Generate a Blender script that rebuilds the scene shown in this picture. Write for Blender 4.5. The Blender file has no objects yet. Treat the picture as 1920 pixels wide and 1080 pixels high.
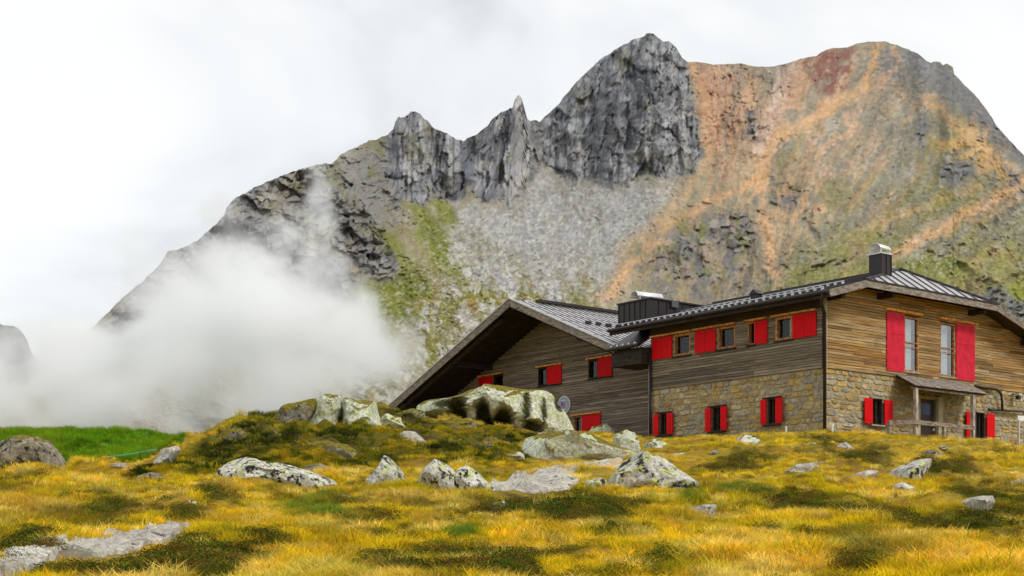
import bpy, bmesh, math, random
import numpy as np
from mathutils import Vector, noise as mnoise
R = math.radians
# ------------------------------------------------------------------ camera, sky, sun, exposure
scn = bpy.context.scene
FPX, HX, HY = 2806.0, 960.0, 1060.0          # focal length and horizon of the photograph, in its pixels
cam_d = bpy.data.cameras.new('camera'); cam = bpy.data.objects.new('camera', cam_d)
scn.collection.objects.link(cam); scn.camera = cam
cam.location = (0, 0, 0); cam.rotation_euler = (R(90), 0, 0)
cam_d.sensor_width = 36; cam_d.lens = FPX / 1920 * 36
cam_d.shift_y = (HY - 540) / 1920
cam_d.clip_start = 0.3; cam_d.clip_end = 20000

world = bpy.data.worlds.new('World'); scn.world = world; world.use_nodes = True
SUN_EL, SUN_AZ = 46, 134                      # azimuth clockwise from +Y (the view direction)
def build_world():
    nt = world.node_tree; N = nt.nodes; L = nt.links; N.clear()
    out = N.new('ShaderNodeOutputWorld'); bg1 = N.new('ShaderNodeBackground'); bg2 = N.new('ShaderNodeBackground')
    sky = N.new('ShaderNodeTexSky'); sky.sky_type = 'NISHITA'; sky.sun_disc = False
    sky.sun_elevation = R(SUN_EL); sky.sun_rotation = R(SUN_AZ)
    L.new(sky.outputs[0], bg1.inputs[0]); bg1.inputs[1].default_value = 0.1
    tc = N.new('ShaderNodeTexCoord'); mp = N.new('ShaderNodeMapping'); mp.inputs['Scale'].default_value = (1, 1, 2.2)
    mp.inputs['Rotation'].default_value = (0.0, R(-28), 0.0)
    L.new(tc.outputs['Generated'], mp.inputs[0])
    n1 = N.new('ShaderNodeTexNoise'); n1.inputs['Scale'].default_value = 2.6; n1.inputs['Detail'].default_value = 5
    n1.inputs['Roughness'].default_value = 0.48; n1.inputs['Distortion'].default_value = 0.5
    mp.inputs['Location'].default_value = (3.4, 0.2, 1.15)
    L.new(mp.outputs[0], n1.inputs[0])
    rmp = N.new('ShaderNodeValToRGB'); e = rmp.color_ramp.elements
    e[0].position = 0.40; e[0].color = (0.50, 0.52, 0.54, 1); e[1].position = 0.58; e[1].color = (0.77, 0.775, 0.775, 1)
    m = rmp.color_ramp.elements.new(0.49); m.color = (0.67, 0.685, 0.69, 1)
    L.new(n1.outputs[0], rmp.inputs[0]); L.new(rmp.outputs[0], bg2.inputs[0]); bg2.inputs[1].default_value = 1.0
    mix = N.new('ShaderNodeMixShader'); mix.inputs[0].default_value = 0.93
    L.new(bg1.outputs[0], mix.inputs[1]); L.new(bg2.outputs[0], mix.inputs[2]); L.new(mix.outputs[0], out.inputs[0])
build_world()
sun_d = bpy.data.lights.new('sun', 'SUN'); sun = bpy.data.objects.new('sun', sun_d); scn.collection.objects.link(sun)
sun_d.energy = 1.5; sun_d.angle = R(10); sun_d.color = (1, 0.95, 0.87)
_sd = Vector((math.sin(R(SUN_AZ)) * math.cos(R(SUN_EL)), math.cos(R(SUN_AZ)) * math.cos(R(SUN_EL)), math.sin(R(SUN_EL))))
sun.rotation_euler = _sd.to_track_quat('Z', 'Y').to_euler()
vs = scn.view_settings
vs.view_transform = 'Standard'; vs.look = 'None'; vs.exposure = 0.45; vs.gamma = 1; vs.use_curve_mapping = False
scn.render.engine = 'CYCLES'
cy = scn.cycles
cy.max_bounces = 12; cy.diffuse_bounces = 3; cy.glossy_bounces = 2; cy.transmission_bounces = 4; cy.transparent_max_bounces = 8
cy.volume_bounces = 12; cy.volume_step_rate = 1.0; cy.volume_max_steps = 128; cy.use_denoising = True
cy.sample_clamp_indirect = 4

col = scn.collection
rng = np.random.default_rng(7); rnd = random.Random(11)

# ------------------------------------------------------------------ helpers
def tag(o, label=None, cat=None, group=None, kind=None):
    for k, v in (('label', label), ('category', cat), ('group', group), ('kind', kind)):
        if v: o[k] = v
    return o
def empty(name, loc, rz=0, **kw):
    o = bpy.data.objects.new(name, None); col.objects.link(o); o.location = loc; o.rotation_euler = (0, 0, rz)
    o.empty_display_size = 0.3
    return tag(o, **kw)
def mesh_obj(name, verts, faces, mat=None, parent=None, smooth=False, loc=None):
    me = bpy.data.meshes.new(name); me.from_pydata([tuple(v) for v in verts], [], faces); me.update()
    if smooth: me.polygons.foreach_set('use_smooth', [True] * len(me.polygons))
    if mat: me.materials.append(mat)
    o = bpy.data.objects.new(name, me); col.objects.link(o)
    if parent: o.parent = parent
    if loc is not None: o.location = loc
    return o
class MB:
    """collects boxes, prisms and tubes into one mesh"""
    def __init__(s): s.v = []; s.f = []
    def add(s, vs, fs):
        b = len(s.v); s.v += [tuple(p) for p in vs]; s.f += [tuple(i + b for i in f) for f in fs]; return s
    def box(s, x0, x1, y0, y1, z0, z1):
        v = [(x, y, z) for z in (z0, z1) for x, y in ((x0, y0), (x1, y0), (x1, y1), (x0, y1))]
        return s.add(v, [(3, 2, 1, 0), (4, 5, 6, 7), (0, 1, 5, 4), (1, 2, 6, 5), (2, 3, 7, 6), (3, 0, 4, 7)])
    def slab(s, quad, th):
        """a quad given by 4 points, thickened downwards by th"""
        q = [Vector(p) for p in quad]; d = Vector((0, 0, -th))
        return s.add([*(p + d for p in q), *q], [(3, 2, 1, 0), (4, 5, 6, 7), (0, 1, 5, 4), (1, 2, 6, 5), (2, 3, 7, 6), (3, 0, 4, 7)])
    def beam(s, a, b, w, h, up=(0, 0, 1)):
        a = Vector(a); b = Vector(b); t = (b - a).normalized(); u = Vector(up)
        r = t.cross(u).normalized() * (w / 2); u = r.cross(t).normalized() * (h / 2)
        v = [a - r - u, a + r - u, a + r + u, a - r + u, b - r - u, b + r - u, b + r + u, b - r + u]
        return s.add(v, [(3, 2, 1, 0), (4, 5, 6, 7), (0, 1, 5, 4), (1, 2, 6, 5), (2, 3, 7, 6), (3, 0, 4, 7)])
    def tube(s, pts, r, n=10):
        pts = [Vector(p) for p in pts]; rings = []
        for i, p in enumerate(pts):
            t = (pts[min(i + 1, len(pts) - 1)] - pts[max(i - 1, 0)]).normalized()
            u = t.cross(Vector((0.13, 0.21, 1)) if abs(t.z) < .9 else Vector((1, 0.1, 0))).normalized(); w = t.cross(u)
            rings.append([p + (u * math.cos(a) + w * math.sin(a)) * r for a in (2 * math.pi * k / n for k in range(n))])
        v = [q for rg in rings for q in rg]; f = []
        for i in range(len(pts) - 1):
            for k in range(n):
                f.append((i * n + k, i * n + (k + 1) % n, (i + 1) * n + (k + 1) % n, (i + 1) * n + k))
        f += [tuple(range(n))[::-1], tuple((len(pts) - 1) * n + k for k in range(n))]
        return s.add(v, f)
    def build(s, name, mat, parent=None, smooth=False, label=None, bev=0, kind=None):
        o = mesh_obj(name, s.v, s.f, mat, parent, smooth)
        if bev:
            m = o.modifiers.new('bevel', 'BEVEL'); m.width = bev; m.segments = 1
        if label: o['label'] = label
        if kind: o['kind'] = kind
        return o

# numpy fractal value noise on lattices
_lat = rng.random((256, 256))
_lat3 = rng.random((64, 64, 64))
def vn(u, v, seed=0):
    u = u + seed * 17.31; v = v + seed * 9.77
    iu = np.floor(u).astype(int); iv = np.floor(v).astype(int); fu = u - iu; fv = v - iv
    fu = fu * fu * fu * (fu * (fu * 6 - 15) + 10); fv = fv * fv * fv * (fv * (fv * 6 - 15) + 10)
    a = _lat[iu & 255, iv & 255]; b = _lat[(iu + 1) & 255, iv & 255]; c = _lat[iu & 255, (iv + 1) & 255]; d = _lat[(iu + 1) & 255, (iv + 1) & 255]
    return (a * (1 - fu) + b * fu) * (1 - fv) + (c * (1 - fu) + d * fu) * fv
def fbm(u, v, octv=4, seed=0, gain=0.5):
    s = 0; a = 1; t = 0
    c, sn = math.cos(0.6), math.sin(0.6)
    for i in range(octv):
        s = s + a * (vn(u, v, seed + i * 3) * 2 - 1); t += a; a *= gain; u, v = (u * c - v * sn) * 2.03, (u * sn + v * c) * 2.03
    return s / t
def ridged(u, v, octv=4, seed=0, gain=0.5):
    s = 0; a = 1; t = 0
    for i in range(octv):
        s = s + a * (1 - abs(vn(u, v, seed + i * 5) * 2 - 1) * 2); t += a; a *= gain; u, v = u * 2.03 + 3.1, v * 2.03 + 1.7
    return s / t
def cells(u, v, seed=0):
    """faceted rock: a tilted plane per cell; returns height, random tone of the cell, distance to the border"""
    iu = np.floor(u).astype(int); iv = np.floor(v).astype(int)
    b1 = np.full(u.shape, 9.0); b2 = b1.copy(); h = np.zeros(u.shape); t = np.zeros(u.shape)
    for a in (-1, 0, 1):
        for b in (-1, 0, 1):
            ca, cb_ = (iu + a + seed * 13) & 255, (iv + b + seed * 29) & 255
            r1 = _lat[ca, cb_]; r2 = _lat[cb_, ca]; r3 = _lat[(ca + 77) & 255, cb_]; r4 = _lat[ca, (cb_ + 91) & 255]; r5 = _lat[(ca + 31) & 255, (cb_ + 17) & 255]
            dx = u - (iu + a + r1); dy = v - (iv + b + r2); d = dx * dx + dy * dy; m_ = d < b1
            b2 = np.where(m_, b1, np.minimum(b2, d)); b1 = np.where(m_, d, b1)
            h = np.where(m_, (r3 - .5) + (r4 - .5) * 1.8 * dx + (r5 - .5) * 1.8 * dy, h); t = np.where(m_, r5 * .5 + r3 * .5, t)
    return h, t, np.sqrt(b2) - np.sqrt(b1)
def inside(px, py, poly, soft):
    """soft 0..1 membership of points in a polygon (px units)"""
    P = np.array(poly, float); n = len(P); ins = np.zeros(px.shape, bool); d2 = np.full(px.shape, 1e12)
    for i in range(n):
        x1, y1 = P[i]; x2, y2 = P[(i + 1) % n]
        ex, ey = x2 - x1, y2 - y1; L2 = ex * ex + ey * ey + 1e-9
        t = np.clip(((px - x1) * ex + (py - y1) * ey) / L2, 0, 1)
        d2 = np.minimum(d2, (px - x1 - t * ex) ** 2 + (py - y1 - t * ey) ** 2)
        if y1 != y2:
            c = ((y1 > py) != (y2 > py)) & (px < (x2 - x1) * (py - y1) / (y2 - y1) + x1); ins ^= c
    sd = np.where(ins, 1, -1) * np.sqrt(d2)
    q = np.clip(sd / soft * 0.5 + 0.5, 0, 1); return q * q * (3 - 2 * q)
def stroke(px, py, line, w, soft):
    P = np.array(line, float); d2 = np.full(px.shape, 1e12)
    for i in range(len(P) - 1):
        x1, y1 = P[i]; x2, y2 = P[i + 1]; ex, ey = x2 - x1, y2 - y1
        t = np.clip(((px - x1) * ex + (py - y1) * ey) / (ex * ex + ey * ey + 1e-9), 0, 1)
        d2 = np.minimum(d2, (px - x1 - t * ex) ** 2 + (py - y1 - t * ey) ** 2)
    q = np.clip((w - np.sqrt(d2)) / soft * 0.5 + 0.5, 0, 1); return q * q * (3 - 2 * q)

# ------------------------------------------------------------------ materials
def new_mat(name):
    m = bpy.data.materials.new(name); m.use_nodes = True; nt = m.node_tree; nt.nodes.clear()
    return m, nt.nodes, nt.links
def ramp(N, stops, interp='LINEAR'):
    r = N.new('ShaderNodeValToRGB'); r.color_ramp.interpolation = interp; e = r.color_ramp.elements
    while len(e) < len(stops): e.new(0.5)
    for k, (p, c) in enumerate(stops):
        e[k].position = p; e[k].color = (*c, 1) if len(c) == 3 else c
    return r
def nz(N, L, vec, scale, detail=4, rough=0.55, dist=0):
    n = N.new('ShaderNodeTexNoise'); n.inputs['Scale'].default_value = scale; n.inputs['Detail'].default_value = detail
    n.inputs['Roughness'].default_value = rough; n.inputs['Distortion'].default_value = dist
    if vec is not None: L.new(vec, n.inputs['Vector'])
    return n.outputs['Fac']
def mixc(N, L, fac, a, b, mode='MIX'):
    m = N.new('ShaderNodeMix'); m.data_type = 'RGBA'; m.blend_type = mode
    for sock, val in ((0, fac), (6, a), (7, b)):
        if hasattr(val, 'links'): L.new(val, m.inputs[sock])
        elif isinstance(val, (int, float)): m.inputs[sock].default_value = val
        else: m.inputs[sock].default_value = (*val, 1)
    return m.outputs[2]
def mth(N, L, op, a, b=0.0, clamp=False):
    m = N.new('ShaderNodeMath'); m.operation = op; m.use_clamp = clamp
    for k, v in ((0, a), (1, b)):
        if hasattr(v, 'links'): L.new(v, m.inputs[k])
        else: m.inputs[k].default_value = v
    return m.outputs[0]
def finish(m, N, L, colr, rough=0.85, bump=None, bd=0.02, bs=0.6, metal=0.0, spec=0.3):
    p = N.new('ShaderNodeBsdfPrincipled'); o = N.new('ShaderNodeOutputMaterial')
    if hasattr(colr, 'links'): L.new(colr, p.inputs['Base Color'])
    else: p.inputs['Base Color'].default_value = (*colr, 1)
    if hasattr(rough, 'links'): L.new(rough, p.inputs['Roughness'])
    else: p.inputs['Roughness'].default_value = rough
    p.inputs['Metallic'].default_value = metal; p.inputs['Specular IOR Level'].default_value = spec
    if bump is not None:
        b = N.new('ShaderNodeBump'); b.inputs['Distance'].default_value = bd; b.inputs['Strength'].default_value = bs
        L.new(bump, b.inputs['Height']); L.new(b.outputs[0], p.inputs['Normal'])
    L.new(p.outputs[0], o.inputs[0]); return m
def coord(N, L, scale=(1, 1, 1), kind='Object', perobj=False):
    t = N.new('ShaderNodeTexCoord'); mp = N.new('ShaderNodeMapping'); mp.inputs['Scale'].default_value = scale
    L.new(t.outputs[kind], mp.inputs[0])
    if perobj:
        oi = N.new('ShaderNodeObjectInfo'); s = mth(N, L, 'MULTIPLY', oi.outputs['Random'], 37.0)
        cb = N.new('ShaderNodeCombineXYZ')
        for k in range(3): L.new(s, cb.inputs[k])
        L.new(cb.outputs[0], mp.inputs['Location'])
    return mp.outputs[0]

def vcol_mat(name, bump_scale, bd, rough=0.95, det=(0.8, 1.2), bs=0.7):
    m, N, L = new_mat(name); v = coord(N, L)
    a = N.new('ShaderNodeAttribute'); a.attribute_name = 'tone'
    n = nz(N, L, v, bump_scale, 6, 0.65)
    f = mth(N, L, 'MULTIPLY_ADD', n, det[1] - det[0]); f.node.inputs[2].default_value = det[0]
    mm = N.new('ShaderNodeVectorMath'); mm.operation = 'SCALE'; L.new(a.outputs['Color'], mm.inputs[0]); L.new(f, mm.inputs['Scale'])
    return finish(m, N, L, mm.outputs[0], rough, n, bd, bs, spec=0.15)

def wood_mat(name, stops, scale, tint=0.25, bd=0.006):
    """weathered boards: one tone per board plus grain along the board"""
    m, N, L = new_mat(name); v = coord(N, L, scale, perobj=True)
    oi = N.new('ShaderNodeObjectInfo'); r = ramp(N, stops); L.new(oi.outputs['Random'], r.inputs[0])
    g = nz(N, L, v, 1.0, 6, 0.7, 0.4)
    gr = ramp(N, [(0.33, (0.22, 0.18, 0.15)), (0.5, (1, 1, 1)), (0.67, (1.9, 1.85, 1.75))]); L.new(g, gr.inputs[0])
    c = mixc(N, L, 1.0, r.outputs[0], gr.outputs[0], 'MULTIPLY')
    v2 = coord(N, L, (1.3, 1.3, 1.3)); g2 = nz(N, L, v2, 0.7, 4)
    r2 = ramp(N, [(0.35, (0, 0, 0)), (0.7, (1, 1, 1))]); L.new(g2, r2.inputs[0])
    avg = [sum(s[1][k] for s in stops) / len(stops) * (0.75, 0.8, 0.9)[k] for k in range(3)]
    f = mth(N, L, 'MULTIPLY', r2.outputs[0], tint)
    c = mixc(N, L, f, c, avg)
    return finish(m, N, L, c, 0.8, g, bd, 0.6, spec=0.25)

GREY_BOARD = [(0.0, (0.112, 0.092, 0.065)), (.22, (0.174, 0.143, 0.103)), (.42, (0.224, 0.188, 0.134)), (.6, (0.190, 0.143, 0.092)), (.8, (0.280, 0.241, 0.174)), (1, (0.140, 0.118, 0.087))]
WARM_BOARD = [(0.0, (0.135, 0.077, 0.025)), (.18, (0.297, 0.191, 0.077)), (.36, (0.392, 0.278, 0.135)), (.52, (0.380, 0.185, 0.038)), (.66, (0.443, 0.349, 0.206)), (.8, (0.215, 0.134, 0.059)), (.9, (0.416, 0.234, 0.062)), (1, (0.329, 0.244, 0.135))]
DARK_BOARD = [(0.0, (0.128, 0.099, 0.075)), (.3, (0.187, 0.149, 0.114)), (.55, (0.247, 0.198, 0.149)), (.75, (0.202, 0.149, 0.109)), (1, (0.299, 0.251, 0.198))]
M = {}
M['wood_grey_y'] = wood_mat('weathered_grey_boards', GREY_BOARD, (30, 0.8, 34))
M['wood_warm_x'] = wood_mat('weathered_warm_boards', WARM_BOARD, (0.8, 30, 34))
M['wood_dark_y'] = wood_mat('weathered_dark_boards', DARK_BOARD, (30, 0.8, 34))
M['beam'] = wood_mat('old_beam', [(0, (.16, .13, .095)), (1, (.27, .225, .17))], (3, 3, 9), 0.2)
M['beam_dark'] = wood_mat('dark_beam', [(0, (.022, .018, .015)), (1, (.04, .032, .026))], (3, 3, 9), 0.2)
M['barge'] = wood_mat('barge_board', [(0, (.20, .172, .14)), (1, (.26, .225, .185))], (4, 4, 14), 0.3)
M['lintel'] = wood_mat('new_larch', [(0, (.62, .26, .045)), (1, (.72, .33, .07))], (6, 6, 14), 0.1)
M['frame'] = wood_mat('window_frame_wood', [(0, (.30, .145, .05)), (1, (.40, .21, .085))], (8, 8, 8), 0.1)
M['post'] = wood_mat('grey_post', [(0, (.30, .26, .21)), (1, (.40, .36, .30))], (9, 9, 2), 0.2)
M['deck'] = wood_mat('deck_board', [(0, (.24, .19, .14)), (1, (.36, .31, .25))], (3, 20, 20), 0.2)
def simple(name, c, rough=0.6, metal=0, var=0.25, scale=3.0, spec=0.4, bd=0.003):
    m, N, L = new_mat(name); v = coord(N, L, perobj=True); n = nz(N, L, v, scale, 5, 0.6)
    r = ramp(N, [(0.3, tuple(k * (1 - var) for k in c)), (0.7, tuple(k * (1 + var) for k in c))]); L.new(n, r.inputs[0])
    return finish(m, N, L, r.outputs[0], rough, n, bd, 0.5, metal, spec)
M['red'] = simple('red_shutter_paint', (.66, .004, .008), 0.6, 0, 0.08, 2.5, 0.12)
M['red_fade'] = simple('faded_red_shutter_paint', (.62, .02, .05), 0.6, 0, 0.22, 4, 0.15)
M['darkmetal'] = simple('dark_brown_sheet_metal', (.034, .026, .028), 0.42, 0.3, 0.25, 1.2)
M['zinc'] = simple('zinc_roof_sheet', (.50, .48, .49), 0.42, 0.25, 0.12, 1.1)
M['zinc_dark'] = simple('zinc_seam', (.13, .125, .13), 0.5, 0.5, 0.15, 2)
M['steel'] = simple('bright_steel_cowl', (.80, .81, .81), 0.35, 0.3, 0.06, 2)
M['guard'] = simple('galvanised_snow_guard', (.62, .63, .64), 0.4, 0.5, 0.15, 4)
M['interior'] = simple('dark_room', (.012, .011, .011), 0.9)
M['curtain'] = simple('white_curtain', (.72, .72, .74), 0.9, 0, 0.06, 4)
M['mortar'] = simple('yellowish_lime_mortar', (.33, .28, .17), 0.95, 0, 0.35, 5, 0.1, 0.02)
M['white'] = simple('white_paint', (.72, .72, .70), 0.5, 0, 0.1)
M['jamb'] = simple('pale_stone_jamb', (.42, .37, .25), 0.9, 0, 0.2, 5, 0.2, 0.01)
M['tarp'] = simple('black_tarp', (.018, .02, .022), 0.5)
M['cord'] = simple('turquoise_cord', (.10, .50, .40), 0.5)
M['sign_blue'] = simple('sign_face_blue_grey', (.33, .37, .47), 0.45, 0, 0.12, 6)
M['sign_red'] = simple('sign_emblem_red', (.50, .10, .12), 0.45)
M['sign_dblue'] = simple('sign_emblem_blue', (.10, .16, .38), 0.45)
def glass(nm='window_glass', f0=.02, fk=.6):
    m, N, L = new_mat(nm); o = N.new('ShaderNodeOutputMaterial')
    t = N.new('ShaderNodeBsdfTransparent'); t.inputs[0].default_value = (.82, .86, .86, 1)
    g = N.new('ShaderNodeBsdfGlossy'); g.inputs['Roughness'].default_value = 0.08
    fr = N.new('ShaderNodeFresnel'); fr.inputs[0].default_value = 1.5
    f = mth(N, L, 'MULTIPLY_ADD', fr.outputs[0], fk, True); f.node.inputs[2].default_value = f0
    ge = N.new('ShaderNodeNewGeometry'); nb = mth(N, L, 'SUBTRACT', 1.0, ge.outputs['Backfacing']); f = mth(N, L, 'MULTIPLY', f, nb)
    mx = N.new('ShaderNodeMixShader'); L.new(f, mx.inputs[0]); L.new(t.outputs[0], mx.inputs[1]); L.new(g.outputs[0], mx.inputs[2])
    L.new(mx.outputs[0], o.inputs[0]); return m
M['glass'] = glass(); M['glass_sky'] = glass('sky_reflecting_glass', .22, 1.5)
def stone_mat():
    m, N, L = new_mat('wall_stone'); v = coord(N, L, perobj=True); oi = N.new('ShaderNodeObjectInfo')
    r = ramp(N, [(0, (.33, .26, .14)), (.14, (.44, .36, .19)), (.28, (.36, .34, .27)), (.42, (.47, .35, .14)), (.55, (.31, .29, .24)),
                 (.68, (.52, .44, .27)), (.78, (.34, .23, .12)), (.86, (.44, .41, .33)), (1, (.26, .225, .15))], 'CONSTANT')
    ge = N.new('ShaderNodeNewGeometry'); fr_ = mth(N, L, 'ADD', oi.outputs['Random'], ge.outputs['Random Per Island']); fr_ = mth(N, L, 'FRACT', fr_); L.new(fr_, r.inputs[0])
    n = nz(N, L, v, 7, 6, 0.7); n2 = nz(N, L, v, 2.2, 4, 0.6)
    g = ramp(N, [(0.32, (.38, .37, .36)), (0.68, (1.35, 1.32, 1.26))]); L.new(n, g.inputs[0])
    c = mixc(N, L, 1.0, r.outputs[0], g.outputs[0], 'MULTIPLY')
    s = ramp(N, [(.5, (0, 0, 0)), (.66, (.6, .6, .6))]); L.new(n2, s.inputs[0])
    c = mixc(N, L, s.outputs[0], c, (.44, .27, .07))
    return finish(m, N, L, c, 0.92, n, 0.02, 0.8, spec=0.2)
M['stone'] = stone_mat()
def boulder_mat(name, base, pale, lich, lich_amt, dark_amt, moss_amt, sc=1.0):
    """bare rock with yellow-green lichen crusts, black lichen spots and moss on its flatter tops"""
    m, N, L = new_mat(name); v = coord(N, L, perobj=True)
    n1 = nz(N, L, v, 1.6 * sc, 7, 0.68, 0.6); n2 = nz(N, L, v, 4.5 * sc, 6, 0.68, 0.25); n3 = nz(N, L, v, 3.6 * sc, 6, 0.72, 0.2)
    n4 = nz(N, L, v, 13 * sc, 5, 0.7)
    r = ramp(N, [(.32, base), (.62, pale)]); L.new(n1, r.inputs[0]); c = r.outputs[0]
    lr = ramp(N, [(.60 - lich_amt, (0, 0, 0)), (.66 - lich_amt, (1, 1, 1))]); L.new(n2, lr.inputs[0])
    c = mixc(N, L, lr.outputs[0], c, lich)
    dr = ramp(N, [(.62 - dark_amt, (0, 0, 0)), (.665 - dark_amt, (1, 1, 1))]); L.new(n3, dr.inputs[0])
    c = mixc(N, L, dr.outputs[0], c, (.028, .027, .026))
    sp = ramp(N, [(.36, (.55, .53, .50)), (.5, (1, 1, 1)), (.62, (1.25, 1.25, 1.22))]); L.new(n4, sp.inputs[0])
    c = mixc(N, L, 1.0, c, sp.outputs[0], 'MULTIPLY')
    if moss_amt > 0:
        ge = N.new('ShaderNodeNewGeometry'); sx = N.new('ShaderNodeSeparateXYZ'); L.new(ge.outputs['Normal'], sx.inputs[0])
        k = mth(N, L, 'MULTIPLY_ADD', n1, 1.3); L.new(sx.outputs[2], k.node.inputs[2])
        mr = ramp(N, [(.0, (0, 0, 0)), (.08, (1, 1, 1))]); kk = mth(N, L, 'SUBTRACT', k, 1.62 - moss_amt); L.new(kk, mr.inputs[0])
        mc = ramp(N, [(.35, (.05, .055, .008)), (.5, (.17, .14, .012)), (.65, (.30, .20, .02))]); L.new(n4, mc.inputs[0])
        c = mixc(N, L, mr.outputs[0], c, mc.outputs[0])
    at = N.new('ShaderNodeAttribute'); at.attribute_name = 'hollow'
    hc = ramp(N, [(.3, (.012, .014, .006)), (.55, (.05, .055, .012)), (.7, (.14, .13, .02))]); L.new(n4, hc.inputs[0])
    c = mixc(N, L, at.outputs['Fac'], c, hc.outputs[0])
    h = mth(N, L, 'MULTIPLY_ADD', n4, 0.35); L.new(n2, h.node.inputs[2])
    return finish(m, N, L, c, 0.93, h, 0.09 / sc, 0.9, spec=0.2)
LG = (.50, .54, .19)
M['b_lichen'] = boulder_mat('boulder_yellow_lichen', (.30, .29, .26), (.66, .64, .58), LG, .085, .085, 0)
M['b_pale'] = boulder_mat('boulder_pale_lichen', (.40, .41, .31), (.66, .67, .56), (.52, .58, .30), .085, .0, .22, .8)
M['b_dark'] = boulder_mat('boulder_dark_lichen', (.08, .075, .055), (.36, .32, .24), (.44, .38, .22), .03, .10, .1)
M['b_spot'] = boulder_mat('boulder_black_white_spots', (.40, .39, .37), (.72, .70, .66), LG, .09, .10, 0, 1.5)
M['b_bare'] = boulder_mat('boulder_bare_pale', (.30, .275, .24), (.58, .545, .48), (.50, .50, .33), .035, .02, 0, 1.0)
M['b_moss'] = boulder_mat('boulder_mossy', (.16, .15, .12), (.44, .41, .31), LG, .03, .05, .95)

# ------------------------------------------------------------------ ground (one sheet)
GC = [-600, 0, 120, 260, 330, 480, 600, 700, 800, 950, 1100, 1230, 1400, 1545, 1700, 1850, 1920, 2400]
GY = [14, 18, 24, 30, 36, 40, 44, 47, 51, 55, 60, 70, 85, 150, 800]
GT = [[1085] * 18, [1032] * 18,
      [970, 970, 970, 972, 972, 975, 975, 975, 975, 975, 975, 975, 975, 975, 978, 980, 980, 985],
      [930, 930, 930, 930, 930, 932, 934, 934, 934, 934, 934, 936, 938, 938, 938, 940, 940, 950],
      [902, 902, 902, 903, 903, 904, 905, 905, 905, 905, 905, 905, 904, 902, 903, 906, 908, 920],
      [888, 888, 888, 886, 882, 872, 870, 880, 876, 878, 880, 880, 875, 870, 873, 880, 885, 900],
      [878, 878, 876, 870, 850, 822, 830, 842, 846, 856, 858, 858, 852, 848, 852, 860, 866, 880],
      [870, 870, 868, 862, 845, 796, 800, 806, 818, 834, 840, 844, 838, 835, 836, 846, 855, 870],
      [838, 838, 838, 840, 845, 794, 762, 770, 794, 808, 822, 832, 826, 822, 824, 836, 846, 860],
      [814, 814, 811, 812, 824, 815, 790, 778, 792, 806, 815, 828, 820, 815, 821, 834, 845, 860],
      [820, 820, 818, 820, 832, 825, 805, 785, 796, 808, 815, 827, 819, 816, 822, 835, 846, 862],
      [850, 850, 850, 850, 850, 845, 825, 800, 800, 808, 812, 825, 830, 830, 830, 840, 848, 870],
      [900, 900, 900, 900, 900, 890, 862, 832, 820, 820, 830, 850, 860, 860, 860, 865, 870, 890],
      [960] * 18, [905] * 18]
GT = np.array(GT, float); GC = np.array(GC, float); GLY = np.log(np.array(GY, float))
def ground_z(X, Y, detail=True):
    X = np.asarray(X, float); Y = np.asarray(Y, float)
    Yc = np.maximum(Y, 14.0); px = HX + FPX * X / Yc
    px = np.clip(px, GC[0], GC[-1] - 1e-3); ly = np.clip(np.log(Yc), GLY[0], GLY[-1] - 1e-6)
    i = np.clip(np.searchsorted(GC, px, side='right') - 1, 0, len(GC) - 2); j = np.clip(np.searchsorted(GLY, ly, side='right') - 1, 0, len(GLY) - 2)
    a = (px - GC[i]) / (GC[i + 1] - GC[i]); b = (ly - GLY[j]) / (GLY[j + 1] - GLY[j]); a = a * a * (3 - 2 * a)
    y = (GT[j, i] * (1 - a) + GT[j, i + 1] * a) * (1 - b) + (GT[j + 1, i] * (1 - a) + GT[j + 1, i + 1] * a) * b
    z = (HY - y) / FPX * Yc
    z = np.where(Y < 14, z[()] * 0 + (-1.6 + 0.1054 * np.maximum(Y, -40)), z)
    if detail:
        amp = np.interp(Y, [0, 12, 20, 34, 48, 55, 58, 90, 300], [.05, .10, .17, .26, .24, .10, .06, .3, 4.0])
        z = z + amp * (fbm(X * .55, Y * .55, 4, 1) * 1.3 + ridged(X * .9, Y * .6, 3, 2) * .35)
        z = z + np.interp(Y, [0, 14, 56, 62], [.03, .075, .085, 0]) * ridged(X * 2.1, Y * 1.7, 3, 14)
        z = z + np.interp(Y, [40, 43, 50, 54], [0, .55, .42, 0]) * ridged(X * 1.0 + 3, Y * 1.1, 5, 6, .62) * np.interp(HX + FPX * X / Yc, [250, 350, 950, 1000], [0, 1, 1, 0])
    return z
def ground_hit(px, py, y0=13.0, y1=64.0):
    """first ground point seen at a place of the photograph"""
    Y = np.linspace(y0, y1, 1400); X = (px - HX) / FPX * Y; sy = HY - FPX * ground_z(X, Y, False) / Y
    k = np.argmax(sy <= py)
    if not (sy <= py).any(): k = int(np.argmin(sy))
    return float(X[k]), float(Y[k]), float(ground_z(X[k], Y[k]))
def axis(parts):
    o = []
    for a, b, n in parts: o += list(np.linspace(a, b, n, endpoint=False))
    return np.array(o + [parts[-1][1]])
gx = axis([(-900, -120, 14), (-120, -28, 40), (-28, 30, 420), (30, 120, 40), (120, 900, 14)])
gy = axis([(-120, 10, 20), (10, 62, 420), (62, 100, 60), (100, 800, 60)])
GXX, GYY = np.meshgrid(gx, gy, indexing='ij'); GZZ = ground_z(GXX, GYY)
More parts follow.
